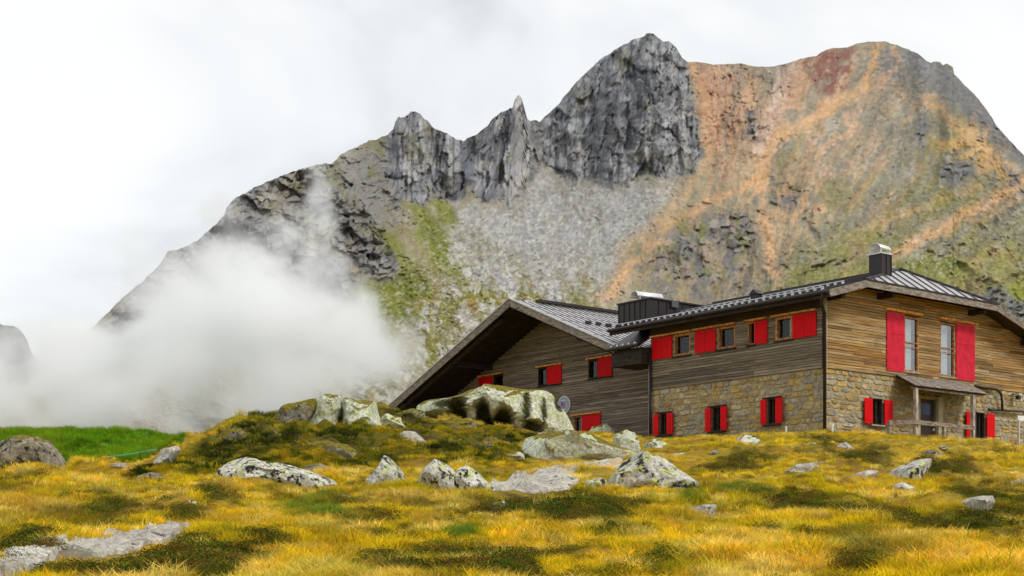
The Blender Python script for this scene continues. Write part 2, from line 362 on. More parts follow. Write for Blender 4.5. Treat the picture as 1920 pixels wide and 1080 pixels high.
def grid_mesh(name, X, Y, Z, mat, tone=None, smooth=True, flip=False):
    n, m = X.shape; co = np.stack([X, Y, Z], -1).reshape(-1, 3).astype(np.float32)
    idx = np.arange(n * m).reshape(n, m)
    q = np.stack([idx[:-1, :-1], idx[1:, :-1], idx[1:, 1:], idx[:-1, 1:]], -1).reshape(-1, 4)
    if flip: q = q[:, ::-1]
    me = bpy.data.meshes.new(name); me.vertices.add(n * m); me.vertices.foreach_set('co', co.ravel())
    me.loops.add(q.size); me.loops.foreach_set('vertex_index', q.ravel().astype(np.int32))
    me.polygons.add(len(q)); me.polygons.foreach_set('loop_start', np.arange(0, q.size, 4, dtype=np.int32))
    me.polygons.foreach_set('loop_total', np.full(len(q), 4, np.int32)); me.update(calc_edges=True)
    me.polygons.foreach_set('use_smooth', np.full(len(q), smooth))
    if tone is not None:
        at = me.color_attributes.new('tone', 'FLOAT_COLOR', 'POINT')
        c = np.concatenate([tone.reshape(-1, 3), np.ones((n * m, 1))], 1).astype(np.float32); at.data.foreach_set('color', c.ravel())
    me.materials.append(mat); o = bpy.data.objects.new(name, me); col.objects.link(o); return o
def lerp3(c, col3, w):
    return c * (1 - w[..., None]) + np.array(col3, float) * w[..., None]
# plant zones, as places on the meadow (given by where the photograph shows them)
DARK_SHRUB = [[(880, 935), (960, 915), (1060, 925), (1130, 940), (1210, 950), (1180, 975), (1090, 985), (960, 978), (900, 960)],
    [(1755, 870), (1790, 852), (1840, 872), (1860, 895), (1800, 908), (1745, 900)], [(1405, 938), (1470, 930), (1550, 938), (1530, 955), (1440, 955)],
    [(1630, 968), (1760, 965), (1920, 955), (1990, 955), (1990, 998), (1860, 1000), (1700, 985)], [(1535, 952), (1600, 945), (1720, 958), (1680, 978), (1560, 970)],
    [(292, 952), (330, 938), (385, 945), (375, 985), (310, 985)], [(-20, 1005), (70, 998), (130, 1012), (100, 1045), (-20, 1060)],
    [(60, 1060), (180, 1045), (300, 1030), (420, 1005), (500, 1005), (520, 1050), (420, 1085), (60, 1090)], [(690, 1040), (860, 1030), (990, 1045), (1000, 1085), (700, 1090)],
    [(1560, 1055), (1640, 1040), (1700, 1060), (1600, 1080)], [(1180, 1050), (1250, 1042), (1300, 1062), (1210, 1078)],
    [(0, 905), (60, 900), (60, 922), (0, 925)], [(640, 965), (740, 962), (760, 982), (650, 985)], [(1320, 868), (1390, 850), (1450, 862), (1400, 880), (1330, 885)],
    [(1560, 850), (1640, 838), (1700, 852), (1680, 875), (1590, 872)], [(1500, 822), (1560, 818), (1580, 832), (1510, 836)], [(1780, 925), (1850, 915), (1920, 920), (1920, 938), (1800, 942)],
    [(380, 905), (450, 925), (440, 940), (370, 925)], [(140, 938), (210, 928), (250, 950), (170, 965)], [(1090, 1000), (1160, 992), (1180, 1012), (1110, 1020)]]
GREEN_TUFT = [[(1365, 912), (1400, 905), (1450, 918), (1430, 935), (1375, 930)], [(1280, 925), (1320, 922), (1320, 940), (1280, 942)], [(1560, 1000), (1620, 990), (1650, 1010), (1580, 1022)],
    [(520, 940), (640, 930), (660, 960), (540, 965)], [(840, 1000), (900, 995), (910, 1020), (850, 1025)]]
MOSS = [[(255, 905), (330, 850), (420, 795), (500, 768), (590, 745), (640, 740), (720, 760), (790, 775), (830, 790), (990, 812), (985, 858), (900, 872), (800, 850), (720, 866), (560, 874), (420, 895), (330, 905)]]
BANK = [[(-700, 800), (120, 800), (260, 800), (350, 812), (340, 840), (290, 868), (120, 872), (-700, 880)]]
PATHS = [[(-20, 1062), (60, 1040), (140, 1022), (240, 1005), (340, 990), (360, 996), (300, 1016), (220, 1042), (120, 1050), (-20, 1085)]]
def zones(X, Y, Z):
    px = HX + FPX * X / np.maximum(Y, 3); py = HY - FPX * Z / np.maximum(Y, 3)
    wx = px + 20 * fbm(X * .9, Y * .9, 3, 4) + 42 * fbm(X * .45, Y * .3, 3, 7); wy = py + 9 * fbm(X * .9, Y * .9, 3, 5) + 16 * fbm(X * .5, Y * .5, 3, 8)
    d = np.zeros_like(px)
    for p in DARK_SHRUB: d = np.maximum(d, inside(wx, wy, p, 16) * .9)
    d = np.maximum(d, np.clip((fbm(X * .6, Y * .3, 4, 9) - .33) * 3.0, 0, .4) * (Y < 56)); d = d * np.clip(1.0 + 2.4 * fbm(X * 2.6, Y * 1.6, 4, 10, .65), .05, 1)
    g = np.zeros_like(px)
    for p in GREEN_TUFT: g = np.maximum(g, inside(wx, wy, p, 8))
    ms = inside(wx, wy, MOSS[0], 8) * (Y > 36) * (Y < 55); bk = inside(px, py, BANK[0], 6) * (Y > 44)
    pt = inside(wx, py, PATHS[0], 5) * (Y < 26)
    return d * (1 - bk), g * (1 - bk), ms * 1.0, bk * 1.0, pt
zd, zg, zm, zb, zp = zones(GXX, GYY, GZZ)
tone = np.zeros(GXX.shape + (3,)) + np.array([.36, .23, .014])
nv = fbm(GXX * 1.1, GYY * 1.1, 4, 12)
tone = lerp3(tone, (.15, .075, .02), np.clip(nv * 2, 0, .6)); tone = lerp3(tone, (.16, .13, .015), np.clip(-nv * 2, 0, .6))
tone = lerp3(tone, (.035, .04, .010), zd * .9); tone = lerp3(tone, (.07, .10, .015), zg); tone = lerp3(tone, (.11, .095, .012), zm)
tone = lerp3(tone, (.05, .035, .014), zm * np.clip(fbm(GXX * 1.7, GYY * 1.7, 3, 15) * 3, 0, .8)); tone = lerp3(tone, (.06, .15, .01), zb)
tone = lerp3(tone, (.19, .17, .13), zp); tone = lerp3(tone, (.14, .14, .07), np.clip((GYY - 64) / 30, 0, 1))
M['ground'] = vcol_mat('meadow_soil', 9, 0.05, det=(.55, 1.45))
tag(grid_mesh('ground', GXX, GYY, GZZ, M['ground'], tone), kind='structure')

# ------------------------------------------------------------------ mountain
SKY = [(-900, 900), (-300, 860), (0, 760), (100, 680), (160, 625), (205, 585), (215, 572), (240, 550), (270, 525), (300, 495), (315, 470), (330, 468), (345, 463), (368, 452), (382, 441), (395, 430), (420, 405), (425, 388),
    (437, 376), (450, 368), (480, 350), (515, 335), (524, 332), (540, 325), (560, 318), (590, 310), (612, 306), (620, 309), (632, 296), (655, 280), (700, 262), (728, 252), (737, 243), (741, 228), (748, 219), (757, 221), (765, 215),
    (770, 208), (785, 209), (791, 217), (800, 226), (812, 240), (825, 246), (840, 252), (855, 262), (868, 264), (880, 258), (895, 252), (912, 238), (925, 222), (940, 210), (957, 204), (962, 200), (964, 188), (972, 177), (978, 184), (984, 205),
    (989, 222), (995, 228), (1003, 226), (1012, 228), (1020, 220), (1035, 206), (1050, 192), (1058, 180), (1063, 176), (1075, 160), (1090, 145), (1110, 125), (1130, 108), (1150, 95), (1170, 83), (1190, 73), (1200, 71), (1208, 68), (1212, 62),
    (1225, 63), (1235, 71), (1243, 78), (1255, 77), (1268, 90), (1280, 110), (1290, 116), (1320, 117), (1335, 121), (1360, 120), (1390, 119), (1420, 125), (1450, 125), (1480, 118), (1500, 110), (1530, 105), (1540, 97), (1560, 90), (1590, 89),
    (1605, 82), (1630, 78), (1660, 78), (1680, 84), (1700, 92), (1720, 100), (1735, 112), (1745, 118), (1750, 116), (1762, 116), (1768, 121), (1775, 118), (1787, 126), (1789, 140), (1800, 150), (1815, 165), (1830, 180), (1850, 205), (1865, 230), (1880, 248),
    (1900, 270), (1920, 292), (2100, 470), (2400, 640), (2900, 820)]
SKY = np.array(SKY, float)
mpx = axis([(-900, -60, 60), (-60, 1990, 1080), (1990, 2900, 60)])
NV = 430
top = np.interp(mpx, SKY[:, 0], SKY[:, 1])
top = top + np.interp(mpx, [150, 740, 1000, 1290, 1320, 1640, 1750, 2000], [3, 4, 3.4, 2, 1.2, 1.4, 2.6, 2.6]) * fbm(mpx / 11, mpx * 0 + 2, 4, 3, .6)
Vv = np.linspace(0, 1, NV)[None, :]; PX = np.repeat(mpx[:, None], NV, 1)
BOT = 935.0
PY = BOT + (top[:, None] - BOT) * Vv
wn = lambda s, a, f: a * fbm(PX / f, PY / f, 4, s)
WX = PX + wn(21, 26, 70) + wn(22, 7, 16); WY = PY + wn(23, 22, 70) + wn(24, 6, 16)
WXs = PX + wn(25, 9, 30) + wn(26, 5, 10); WYs = PY + wn(27, 9, 26) + wn(28, 5, 10)
CLIFF_P = [(722, 262), (745, 200), (800, 190), (868, 240), (975, 150), (1000, 215), (1012, 300), (990, 345), (958, 386), (940, 362), (908, 376), (880, 352), (850, 384), (818, 362), (788, 386), (765, 368), (745, 396), (730, 340)]
CLIFF_B = [(1000, 200), (1060, 150), (1215, 20), (1262, 60), (1288, 108), (1300, 190), (1316, 285), (1300, 325), (1262, 332), (1225, 325), (1190, 335), (1150, 352), (1118, 330), (1082, 348), (1060, 335), (1040, 330), (1010, 300)]
CLIFF_L = [(190, 600), (280, 450), (420, 330), (560, 270), (625, 285), (640, 370), (690, 400), (700, 440), (690, 500), (640, 560), (600, 590), (480, 640), (300, 700), (180, 650)]
CRAG = [[(1335, 430), (1365, 398), (1400, 398), (1418, 430), (1420, 465), (1380, 480), (1340, 470)], [(1220, 470), (1262, 455), (1270, 500), (1235, 520), (1205, 505)], [(1280, 440), (1310, 420), (1330, 470), (1325, 520), (1280, 530), (1250, 500)],
    [(690, 452), (720, 445), (755, 500), (745, 520), (700, 520), (682, 490)], [(1398, 200), (1418, 205), (1424, 240), (1416, 262), (1400, 258)],
    [(1768, 300), (1790, 305), (1832, 298), (1828, 325), (1780, 352), (1762, 330)], [(1716, 250), (1722, 215), (1736, 212), (1738, 260), (1724, 300)],
    [(1880, 310), (1905, 320), (1915, 350), (1890, 345)], [(1835, 560), (1850, 543), (1880, 536), (1905, 560), (1990, 620), (1990, 680), (1900, 640)], [(1460, 370), (1490, 365), (1500, 395), (1470, 400)]]
cp = inside(WXs, WYs, CLIFF_P, 8); cb = inside(WXs, WYs, CLIFF_B, 8); cl = inside(WX, WY, CLIFF_L, 26)
cr = np.zeros_like(PX)
for p in CRAG: cr = np.maximum(cr, inside(WXs, WYs, p, 9))
red_w = inside(WXs, WYs, [(1500, 112), (1545, 95), (1600, 85), (1592, 130), (1585, 165), (1535, 178), (1520, 150)], 10)
wall_o = inside(WXs, WYs, [(1290, 105), (1440, 110), (1510, 100), (1490, 170), (1440, 240), (1420, 268), (1395, 262), (1370, 250), (1320, 290), (1305, 230)], 12)
# steepness of each place decides how fast the slope recedes (worked out on an even grid, then resampled)
def steep(px_, py_):
    n_ = lambda s_, a_, f_: a_ * fbm(px_ / f_, py_ / f_, 4, s_)
    wxs, wys = px_ + n_(25, 9, 30), py_ + n_(27, 9, 26); wx_, wy_ = px_ + n_(21, 26, 70), py_ + n_(23, 22, 70)
    c_ = np.maximum(inside(wxs, wys, CLIFF_P, 8), inside(wxs, wys, CLIFF_B, 8)); l_ = inside(wx_, wy_, CLIFF_L, 26); r_ = np.zeros_like(px_)
    for p in CRAG: r_ = np.maximum(r_, inside(wxs, wys, p, 9))
    o_ = inside(wxs, wys, [(1290, 105), (1440, 110), (1600, 85), (1585, 165), (1520, 170), (1440, 240), (1420, 268), (1370, 250), (1320, 290), (1305, 230)], 12)
    t_ = .62 + 1.9 * c_ + .6 * l_ + .2 * r_ + .6 * o_
    return np.maximum(t_ + .18 * fbm(px_ / 160, py_ / 110, 3, 33), .45), np.clip(c_ + r_, 0, 1)
NR = 260; pyr = np.linspace(BOT, 30, NR); gcol = mpx[::2] if len(mpx) % 2 else np.append(mpx[::2], mpx[-1])
RPX, RPY = np.meshgrid(gcol, pyr, indexing='ij'); tb_, _c = steep(RPX, RPY); Kr = (HY - RPY) / FPX
dl = np.diff(Kr, axis=1) / np.maximum((tb_[:, 1:] + tb_[:, :-1]) / 2 - (Kr[:, 1:] + Kr[:, :-1]) / 2, .12)
lr0 = np.concatenate([np.zeros((len(gcol), 1)), np.cumsum(dl, 1)], 1)
def gsm(A, n):
    k_ = np.exp(-np.linspace(-2, 2, 2 * n + 1) ** 2); k_ /= k_.sum()
    return np.apply_along_axis(lambda c: np.convolve(np.pad(c, n, 'edge'), k_, 'valid'), 0, A)
lr1 = gsm(lr0, 4) * .35 + gsm(lr0, 34) * .65
K = (HY - PY) / FPX
fi = np.interp(mpx, gcol, np.arange(len(gcol)))[:, None] + 0 * PX; fj = (BOT - PY) / (BOT - 30) * (NR - 1)
i0 = np.clip(fi.astype(int), 0, len(gcol) - 2); j0 = np.clip(fj.astype(int), 0, NR - 2); fa_, fb_ = fi - i0, np.clip(fj - j0, 0, 1)
lnY = (lr1[i0, j0] * (1 - fa_) + lr1[i0 + 1, j0] * fa_) * (1 - fb_) + (lr1[i0, j0 + 1] * (1 - fa_) + lr1[i0 + 1, j0 + 1] * fa_) * fb_
DM = 900 * np.exp(lnY)
# relief: flutes on cliffs, buttresses, gullies and blocks on scree
FU = np.arctan2(PX - 1150, 1080 - PY) * 520; FV = np.hypot(PX - 1150, 1080 - PY)      # across and along the fall lines of the bowl
fl = ridged(PX / 25 + wn(41, .45, 60) + PY / 900, PY / 190, 4, 42, .5); fl2 = ridged(PX / 9 + PY / 300, PY / 60, 4, 43, .55)
blk = fbm(PX / 15 + PY / 40, PY / 13, 5, 44, .66); blk2 = ridged(PX / 38 + PY / 70, PY / 34, 5, 45, .62)
U1 = PX + 8 * fbm(PX / 30, PY / 30, 3, 401); V1 = PY + 8 * fbm(PX / 30, PY / 30, 3, 402)
c1h, c1t, c1e = cells(U1 / 17 + PY / 90, V1 / 58, 1); c2h, c2t, c2e = cells(U1 / 9 + PY / 70, V1 / 20, 2); c3h, c3t, c3e = cells(U1 / 34 - PY / 60, V1 / 34 , 3)
c4h, c4t, c4e = cells(U1 / 15, V1 / 11, 4); c5h, c5t, c5e = cells(PX / 6.5, PY / 4.4, 5); c6h, c6t, c6e = cells(FU / 20 + .6 * fbm(PX / 30, PY / 30, 3, 403), FV / 42, 6)
gul = ridged(FU / 34 + .8 * fbm(PX / 60, PY / 60, 4, 46), FV / 170, 5, 47, .55)
bigr = ridged(FU / 110 + .7 * fbm(PX / 130, PY / 130, 3, 48), FV / 420, 3, 49)
right = np.clip((PX - 1180) / 250, 0, 1); amp_c = np.maximum(cp, cb)
rock_ = np.clip(amp_c + cl + cr, 0, 1)
mid_ = inside(WX, WY, [(560, 290), (735, 235), (745, 385), (760, 440), (690, 470), (640, 400)], 22)
disp = -(cp * (7 * c1h + 2.5 * c2h + 9 * fl + 4 * fl2 + 1.5 * blk) + cb * (6 * c3h + 3 * c2h + 1.2 * c4h + 5 * c1h + 7 * fl + 4 * fl2 + 1.5 * blk) + cl * (11 * c3h + 8 * c4h + 3.5 * c2h + 4 * blk2 + 2 * blk) + mid_ * (1 - cl) * (6 * c3h + 4 * c4h + 3 * blk2) + cr * (6 * c4h + 3 * c2h + 4 * blk2)
         + np.maximum(red_w, wall_o) * (3.5 * c1h + 2.5 * c2h + 7 * fl + 2 * fl2) + (1 - rock_) * (right * (11 * gul + 2.6 * c6h + 2.0 * c4h * np.clip(.3 + 2 * blk2, 0, 1) + 1.2 * c5h + 2.4 * blk) + (1 - right) * (2 * gul + 2.5 * c6h + 2.0 * c5h + 2 * blk)) + 17 * bigr * (1 - amp_c * .4) * (1 - .7 * inside(PX, PY, [(850, 380), (1260, 335), (1160, 900), (700, 900)], 80)))
DM = DM + disp * np.clip(Vv * 12, 0, 1)
MX = (PX - HX) / FPX * DM; MZ = K * DM; MY = DM.copy()
# colours of the rocks and plants, plus shadow patches painted on the big peak
def jit(s, f): return fbm(PX / f, PY / f, 5, s, .66) * .75 + .5 * fbm(FU / f * 1.5, FV / f * .55, 4, s + 7, .62)
C = np.zeros(PX.shape + (3,)) + np.array([.235, .20, .125])
C = lerp3(C, (.15, .145, .05), np.clip(.4 + 2.2 * jit(61, 60), 0, 1) * .6)
C = lerp3(C, (.30, .28, .24), np.clip(3 * (jit(62, 22) - .05), 0, .9))
scree = inside(WX, WY, [(995, 300), (1040, 325), (1060, 340), (1085, 350), (1118, 335), (1150, 352), (1262, 332), (1262, 365), (1225, 400), (1190, 450), (1180, 500), (1140, 560), (1060, 600), (930, 560), (870, 530), (850, 470), (850, 400), (880, 375), (960, 378)], 34)
C = lerp3(C, (.285, .28, .27), scree * .95); C = lerp3(C, (.23, .215, .17), scree * np.clip(3.2 * (jit(60, 26) - .10), 0, .7)); C = lerp3(C, (.37, .365, .355), scree * np.clip(4 * (fbm(PX / 9, PY / 4.5, 4, 59, .7) - .16), 0, .55))
lowL = inside(WX, WY, [(560, 900), (640, 600), (760, 520), (860, 470), (1000, 500), (1150, 540), (1180, 640), (1180, 900)], 75)
C = lerp3(C, (.17, .16, .04), lowL * np.clip(.55 + 2.6 * jit(63, 34), 0, 1)); C = lerp3(C, (.37, .36, .33), lowL * np.clip(3.5 * (jit(64, 13) - .05), 0, .85))
C = lerp3(C, (.22, .13, .035), lowL * np.clip(4 * (jit(65, 28) - .2), 0, .7))
GREENS = [[(765, 383), (800, 390), (850, 465), (858, 512), (820, 500), (785, 445)], [(805, 372), (828, 380), (860, 415), (852, 428), (825, 410)], [(700, 425), (730, 440), (760, 470), (790, 520), (805, 560), (760, 565), (700, 562), (655, 545), (700, 528), (755, 522), (755, 495)],
          [(640, 580), (700, 558), (770, 565), (790, 600), (700, 605)], [(1660, 500), (1720, 480), (1790, 470), (1800, 520), (1700, 520)]]
gr = np.zeros_like(PX)
for p in GREENS: gr = np.maximum(gr, inside(WXs, WYs, p, 16))
C = lerp3(C, (.155, .165, .032), gr * np.clip(.85 + jit(66, 14), 0, 1))
C = lerp3(C, (.10, .115, .028), gr * np.clip(3 * jit(67, 24), 0, .7))
# left crags
C = lerp3(C, (.18, .175, .18), cl * np.clip(.75 + 1.2 * jit(68, 20), 0, 1)); C = lerp3(C, (.23, .22, .20), cl * np.clip(3 * (jit(69, 18) - .16), 0, .6))
mid = inside(WX, WY, [(600, 320), (735, 250), (740, 385), (720, 420), (700, 440), (640, 380)], 22)
C = lerp3(C, (.19, .185, .175), mid * .95); C = lerp3(C, (.15, .15, .06), mid * np.clip(3 * (jit(70, 30) - .05), 0, .8))
# orange side
org = inside(WX, WY, [(1288, 100), (1420, 105), (1560, 60), (1600, 60), (1590, 165), (1560, 200), (1510, 240), (1460, 290), (1450, 320), (1500, 360), (1560, 390), (1540, 430), (1480, 460), (1470, 520), (1440, 520), (1425, 440), (1395, 395), (1330, 400), (1260, 430), (1230, 460), (1150, 560), (1120, 570), (1190, 450), (1262, 350), (1318, 290), (1300, 200)], 20)
C = lerp3(C, (.43, .275, .18), org * np.clip(.78 + 1.0 * jit(71, 40), 0, 1))
C = lerp3(C, (.30, .20, .135), org * np.clip(3.2 * (jit(72, 18) - .06), 0, .75)); C = lerp3(C, (.27, .245, .15), org * np.clip((PY - 270) / 90, 0, 1) * .55)
C = lerp3(C, (.44, .36, .30), inside(WXs, WYs, [(1440, 115), (1490, 112), (1480, 160), (1450, 225), (1430, 300), (1412, 280), (1430, 220), (1445, 170)], 16) * .8)
C = lerp3(C, (.50, .31, .175), stroke(WXs, WYs, [(1600, 175), (1540, 205), (1490, 232), (1450, 262), (1432, 300), (1428, 345), (1432, 400), (1440, 450), (1448, 510)], 9, 12) * .85)
C = lerp3(C, (.50, .27, .13), stroke(WXs, WYs, [(1432, 330), (1385, 355), (1330, 378), (1265, 420), (1180, 500), (1140, 560)], 6, 10) * .7)
C = lerp3(C, (.44, .24, .13), stroke(WXs, WYs, [(1300, 120), (1330, 180), (1340, 240)], 9, 12) * .6)
C = lerp3(C, (.175, .085, .065), red_w * np.clip(.6 + 2.5 * jit(73, 12), 0, .95)); C = lerp3(C, (.30, .18, .13), wall_o * np.clip(3 * (ridged(PX / 22, PY / 60, 4, 74) - .15), 0, .55))
# upper right, grey olive slope and right skyline
ur = inside(WX, WY, [(1600, 60), (1760, 100), (1745, 180), (1735, 250), (1700, 290), (1620, 320), (1500, 340), (1460, 300), (1530, 240), (1600, 190)], 20)
C = lerp3(C, (.275, .22, .16), ur * np.clip(.7 + 1.4 * jit(75, 20), 0, 1)); C = lerp3(C, (.155, .15, .14), inside(WXs, WYs, [(1640, 70), (1740, 105), (1790, 130), (1850, 190), (1930, 290), (1900, 300), (1840, 240), (1780, 190), (1720, 180), (1650, 130)], 12) * .8)
C = lerp3(C, (.43, .25, .11), stroke(WXs, WYs, [(1648, 78), (1635, 120), (1622, 165)], 6, 8) * .8)
yo = inside(WXs, WYs, [(1738, 185), (1762, 190), (1800, 225), (1850, 265), (1900, 320), (1880, 335), (1820, 300), (1760, 285), (1740, 250)], 14)
C = lerp3(C, (.42, .29, .10), yo * .8); C = lerp3(C, (.27, .25, .15), inside(WXs, WYs, [(1742, 225), (1775, 235), (1800, 270), (1750, 270)], 10) * .7)
C = lerp3(C, (.43, .27, .10), inside(WXs, WYs, [(1750, 268), (1800, 262), (1850, 285), (1925, 330), (1925, 350), (1860, 330), (1800, 292)], 9) * .8)
lr_ = inside(WX, WY, [(1480, 480), (1560, 420), (1680, 350), (1760, 330), (1990, 380), (1990, 640), (1500, 640)], 30)
strk = ridged(FU / 17 + fbm(PX / 50, PY / 50, 3, 75) * .7, FV / 150, 5, 76)
C = lerp3(C, (.175, .16, .055), lr_ * np.clip(.6 + 1.3 * strk, 0, 1) * .85); C = lerp3(C, (.235, .195, .14), lr_ * np.clip(3 * (jit(77, 24)), 0, .7))
for ln, w in (([(1920, 338), (1850, 378), (1780, 420), (1700, 468), (1670, 490)], 10), ([(1905, 375), (1860, 400)], 5), ([(1900, 480), (1860, 470), (1820, 500)], 7), ([(1840, 355), (1760, 372), (1650, 420)], 3)):
    C = lerp3(C, (.45, .26, .11), stroke(WXs, WYs, ln, w, 12) * .8)
C = lerp3(C, (.41, .26, .15), right * (1 - lr_ * .5) * np.clip(4 * (ridged(FU / 26 + .9 * fbm(PX / 50, PY / 50, 4, 300), FV / 190, 4, 301) - .42), 0, .6) * np.clip((PY - 140) / 120, 0, 1) * (1 - .6 * ur))
gs = ridged(FU / 15 + 1.1 * fbm(PX / 45, PY / 45, 4, 311), FV / 230, 5, 312, .6)
C = lerp3(C, (.185, .18, .145), right * np.clip(3 * (gs - .18), 0, .75)); C = lerp3(C, (.40, .255, .165), right * np.clip((460 - PY) / 120, 0, 1) * np.clip(3 * (-gs - .12), 0, .7) * (1 - .5 * lr_))
C = C * (1 + .28 * np.clip(fbm(FU / 9 + .6 * fbm(PX / 30, PY / 30, 3, 313), FV / 110, 4, 314, .65), -1, 1) * (1 - rock_) * (.4 + .6 * right))[..., None]
C = lerp3(C, (.20, .095, .075), red_w * np.clip(.75 + 2.2 * jit(73, 12), 0, .9))
for ln, w, k_ in (([(1925, 338), (1850, 378), (1780, 420), (1700, 468), (1660, 495)], 9, .85), ([(1908, 372), (1860, 402), (1820, 420)], 4, .7), ([(1900, 480), (1860, 470), (1820, 500)], 6, .6), ([(1840, 352), (1760, 372), (1650, 420), (1560, 450)], 3, .6),
                  ([(1620, 165), (1560, 205), (1500, 235), (1450, 265), (1432, 300), (1428, 345), (1436, 400), (1446, 450), (1450, 515)], 8, .75), ([(1432, 330), (1385, 355), (1330, 378), (1265, 420), (1180, 500), (1140, 560)], 5, .65), ([(1436, 345), (1480, 380), (1500, 430), (1470, 480)], 4, .5),
                  ([(1648, 78), (1635, 120), (1622, 165)], 5, .8), ([(1745, 190), (1800, 240), (1860, 290), (1900, 335)], 9, .7), ([(1300, 120), (1320, 180), (1330, 260), (1300, 340), (1240, 420)], 7, .5)):
    C = lerp3(C, (.50, .31, .16), stroke(WXs, WYs, ln, w, 9) * k_ * np.clip(.8 + 1.2 * jit(85, 12), .3, 1))
grs = inside(WX, WY, [(1480, 500), (1570, 440), (1700, 400), (1800, 350), (1830, 360), (1700, 440), (1650, 500), (1750, 480), (1860, 420), (1990, 400), (1990, 640), (1480, 640)], 22)
C = lerp3(C, (.19, .185, .05), grs * np.clip(.65 + 1.6 * jit(86, 40), 0, 1) * .8)
C = lerp3(C, (.20, .21, .03), inside(WXs, WYs, [(1872, 548), (1905, 530), (1990, 505), (1990, 640), (1900, 575)], 8) * .9)
C = lerp3(C, (.15, .15, .15), inside(WXs, WYs, [(1690, 84), (1740, 108), (1790, 128), (1850, 190), (1930, 290), (1925, 320), (1870, 262), (1800, 196), (1745, 160), (1700, 120)], 8) * .8)
C = lerp3(C, (.155, .17, .032), gr * np.clip(.9 + jit(66, 14), 0, 1) * .8)
# cliffs and crags
C = lerp3(C, (.235, .238, .25), amp_c); lightr = np.clip(2.4 * (jit(78, 26) + .03), 0, 1)
C = lerp3(C, (.31, .30, .28), amp_c * lightr * .8); C = lerp3(C, (.20, .19, .135), amp_c * np.clip(3 * (jit(79, 36) - .12), 0, .7))
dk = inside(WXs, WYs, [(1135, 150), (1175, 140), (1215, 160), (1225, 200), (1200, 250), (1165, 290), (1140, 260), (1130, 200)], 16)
C = lerp3(C, (.075, .078, .09), amp_c * np.clip(dk * .3 + .4 * cb * np.clip(3 * (ridged(PX / 22, PY / 36, 4, 80) - .15), 0, 1), 0, .8))  # shadow patches of the big peak, put into its rock colour
C = lerp3(C, (.11, .115, .135), cp * np.clip(2.6 * (ridged(PX / 13, PY / 120, 4, 81) - .12), 0, .75)); C = lerp3(C, (.30, .29, .275), inside(WXs, WYs, [(964, 175), (975, 170), (990, 230), (1000, 300), (985, 360), (965, 370), (968, 280)], 6) * .7)
C = lerp3(C, (.145, .145, .155), cr * np.clip(.8 + jit(82, 9), 0, 1) * .9)
mixc_ = inside(WX, WY, [(1190, 470), (1290, 400), (1420, 380), (1430, 500), (1400, 560), (1220, 570)], 24)
C = lerp3(C, (.29, .215, .14), mixc_ * .5); C = lerp3(C, (.14, .14, .14), mixc_ * np.clip(3.5 * (jit(83, 22) + .06), 0, .85)); C = lerp3(C, (.16, .16, .06), mixc_ * np.clip(3 * (jit(84, 20) - .1), 0, .8))
bro = inside(WXs, WYs, [(1350, 375), (1395, 372), (1420, 400), (1330, 420)], 12)
# fine blocks: pale stones and dark gaps
tone_c = np.where(cp > cb, c1t * .6 + c2t * .4, c2t * .5 + c4t * .5) - .5
C = C * (1 + (1.1 * amp_c + 1.0 * cl + .9 * cr) * tone_c - (.22 * np.clip(1 - c2e * 5, 0, 1) + .25 * np.clip(1 - c1e * 8, 0, 1)) * np.clip(amp_c + .8 * cl + .7 * cr, 0, 1))[..., None]
st_m = np.clip(scree + .9 * lowL * (jit(64, 40) > -.05) + .35 * ur + .35 * lr_ + .25 * gr, 0, 1)
C = C * (1 + st_m * ((c5t - .5) * .7 - .2 * np.clip(1 - c5e * 5, 0, 1)))[..., None]
big_st = ((c4t > .74) & (c4e > .12)) * np.clip(lowL * .9 + .25 * scree + .3 * lr_ + .3 * mixc_, 0, 1) * (jit(58, 40) > -.02)
C = lerp3(C, (.40, .39, .37), big_st * .8)
C = C * (1 + right * (1 - rock_) * ((c6t - .5) * .18 + (c5t - .5) * .32))[..., None]
fine = fbm(PX / 3.1, PY / 2.6, 3, 90, .7); fine2 = fbm(PX / 7, PY / 5.5, 3, 91, .6)
gain = 1 + (.32 * fine + .30 * fine2) * np.clip(.6 + .6 * lowL + .4 * cl + .1 * amp_c, .4, 1.1)
C = C * gain[..., None]
spk = .5 * np.clip((fbm(PX / 4.2, PY / 3.4, 2, 92) - .30) * 6, 0, 1) * np.clip(lowL + .5 * gr + .25 * scree + .35 * lr_ + .3 * ur, 0, 1)
C = lerp3(C, (.50, .49, .46), spk * .75); C = np.clip(C * 1.12, .01, .8)
SAT = 1.0
# far side of the ridge, so the mountain is closed
bk_rows = [(40, -30), (160, -130), (600, -420)]
MX = np.concatenate([MX] + [MX[:, -1:] * (1 + d / MY[:, -1:]) for d, _ in bk_rows], 1)
MZ = np.concatenate([MZ] + [np.maximum(MZ[:, -1:] + dz, 5) for _, dz in bk_rows], 1)
MY = np.concatenate([MY] + [MY[:, -1:] + d for d, _ in bk_rows], 1)
C = np.concatenate([C] + [C[:, -1:]] * 3, 1)
cx_ = np.linspace(-420, 130, 150); ct = np.interp(cx_, [-420, -200, -60, 0, 18, 32, 44, 52, 58, 90, 130], [860, 700, 625, 607, 612, 613, 625, 640, 662, 690, 760]) + 3 * fbm(cx_ / 9, cx_ * 0, 4, 95)
cv = np.linspace(0, 1, 90)[None, :]; CPX = np.repeat(cx_[:, None], 90, 1); CPY = 930 + (ct[:, None] - 930) * cv; CD = 2050 + 260 * cv + 14 * ridged(CPX / 18, CPY / 26, 4, 96) + 0 * CPX
CX = (CPX - HX) / FPX * CD; CZ = (HY - CPY) / FPX * CD
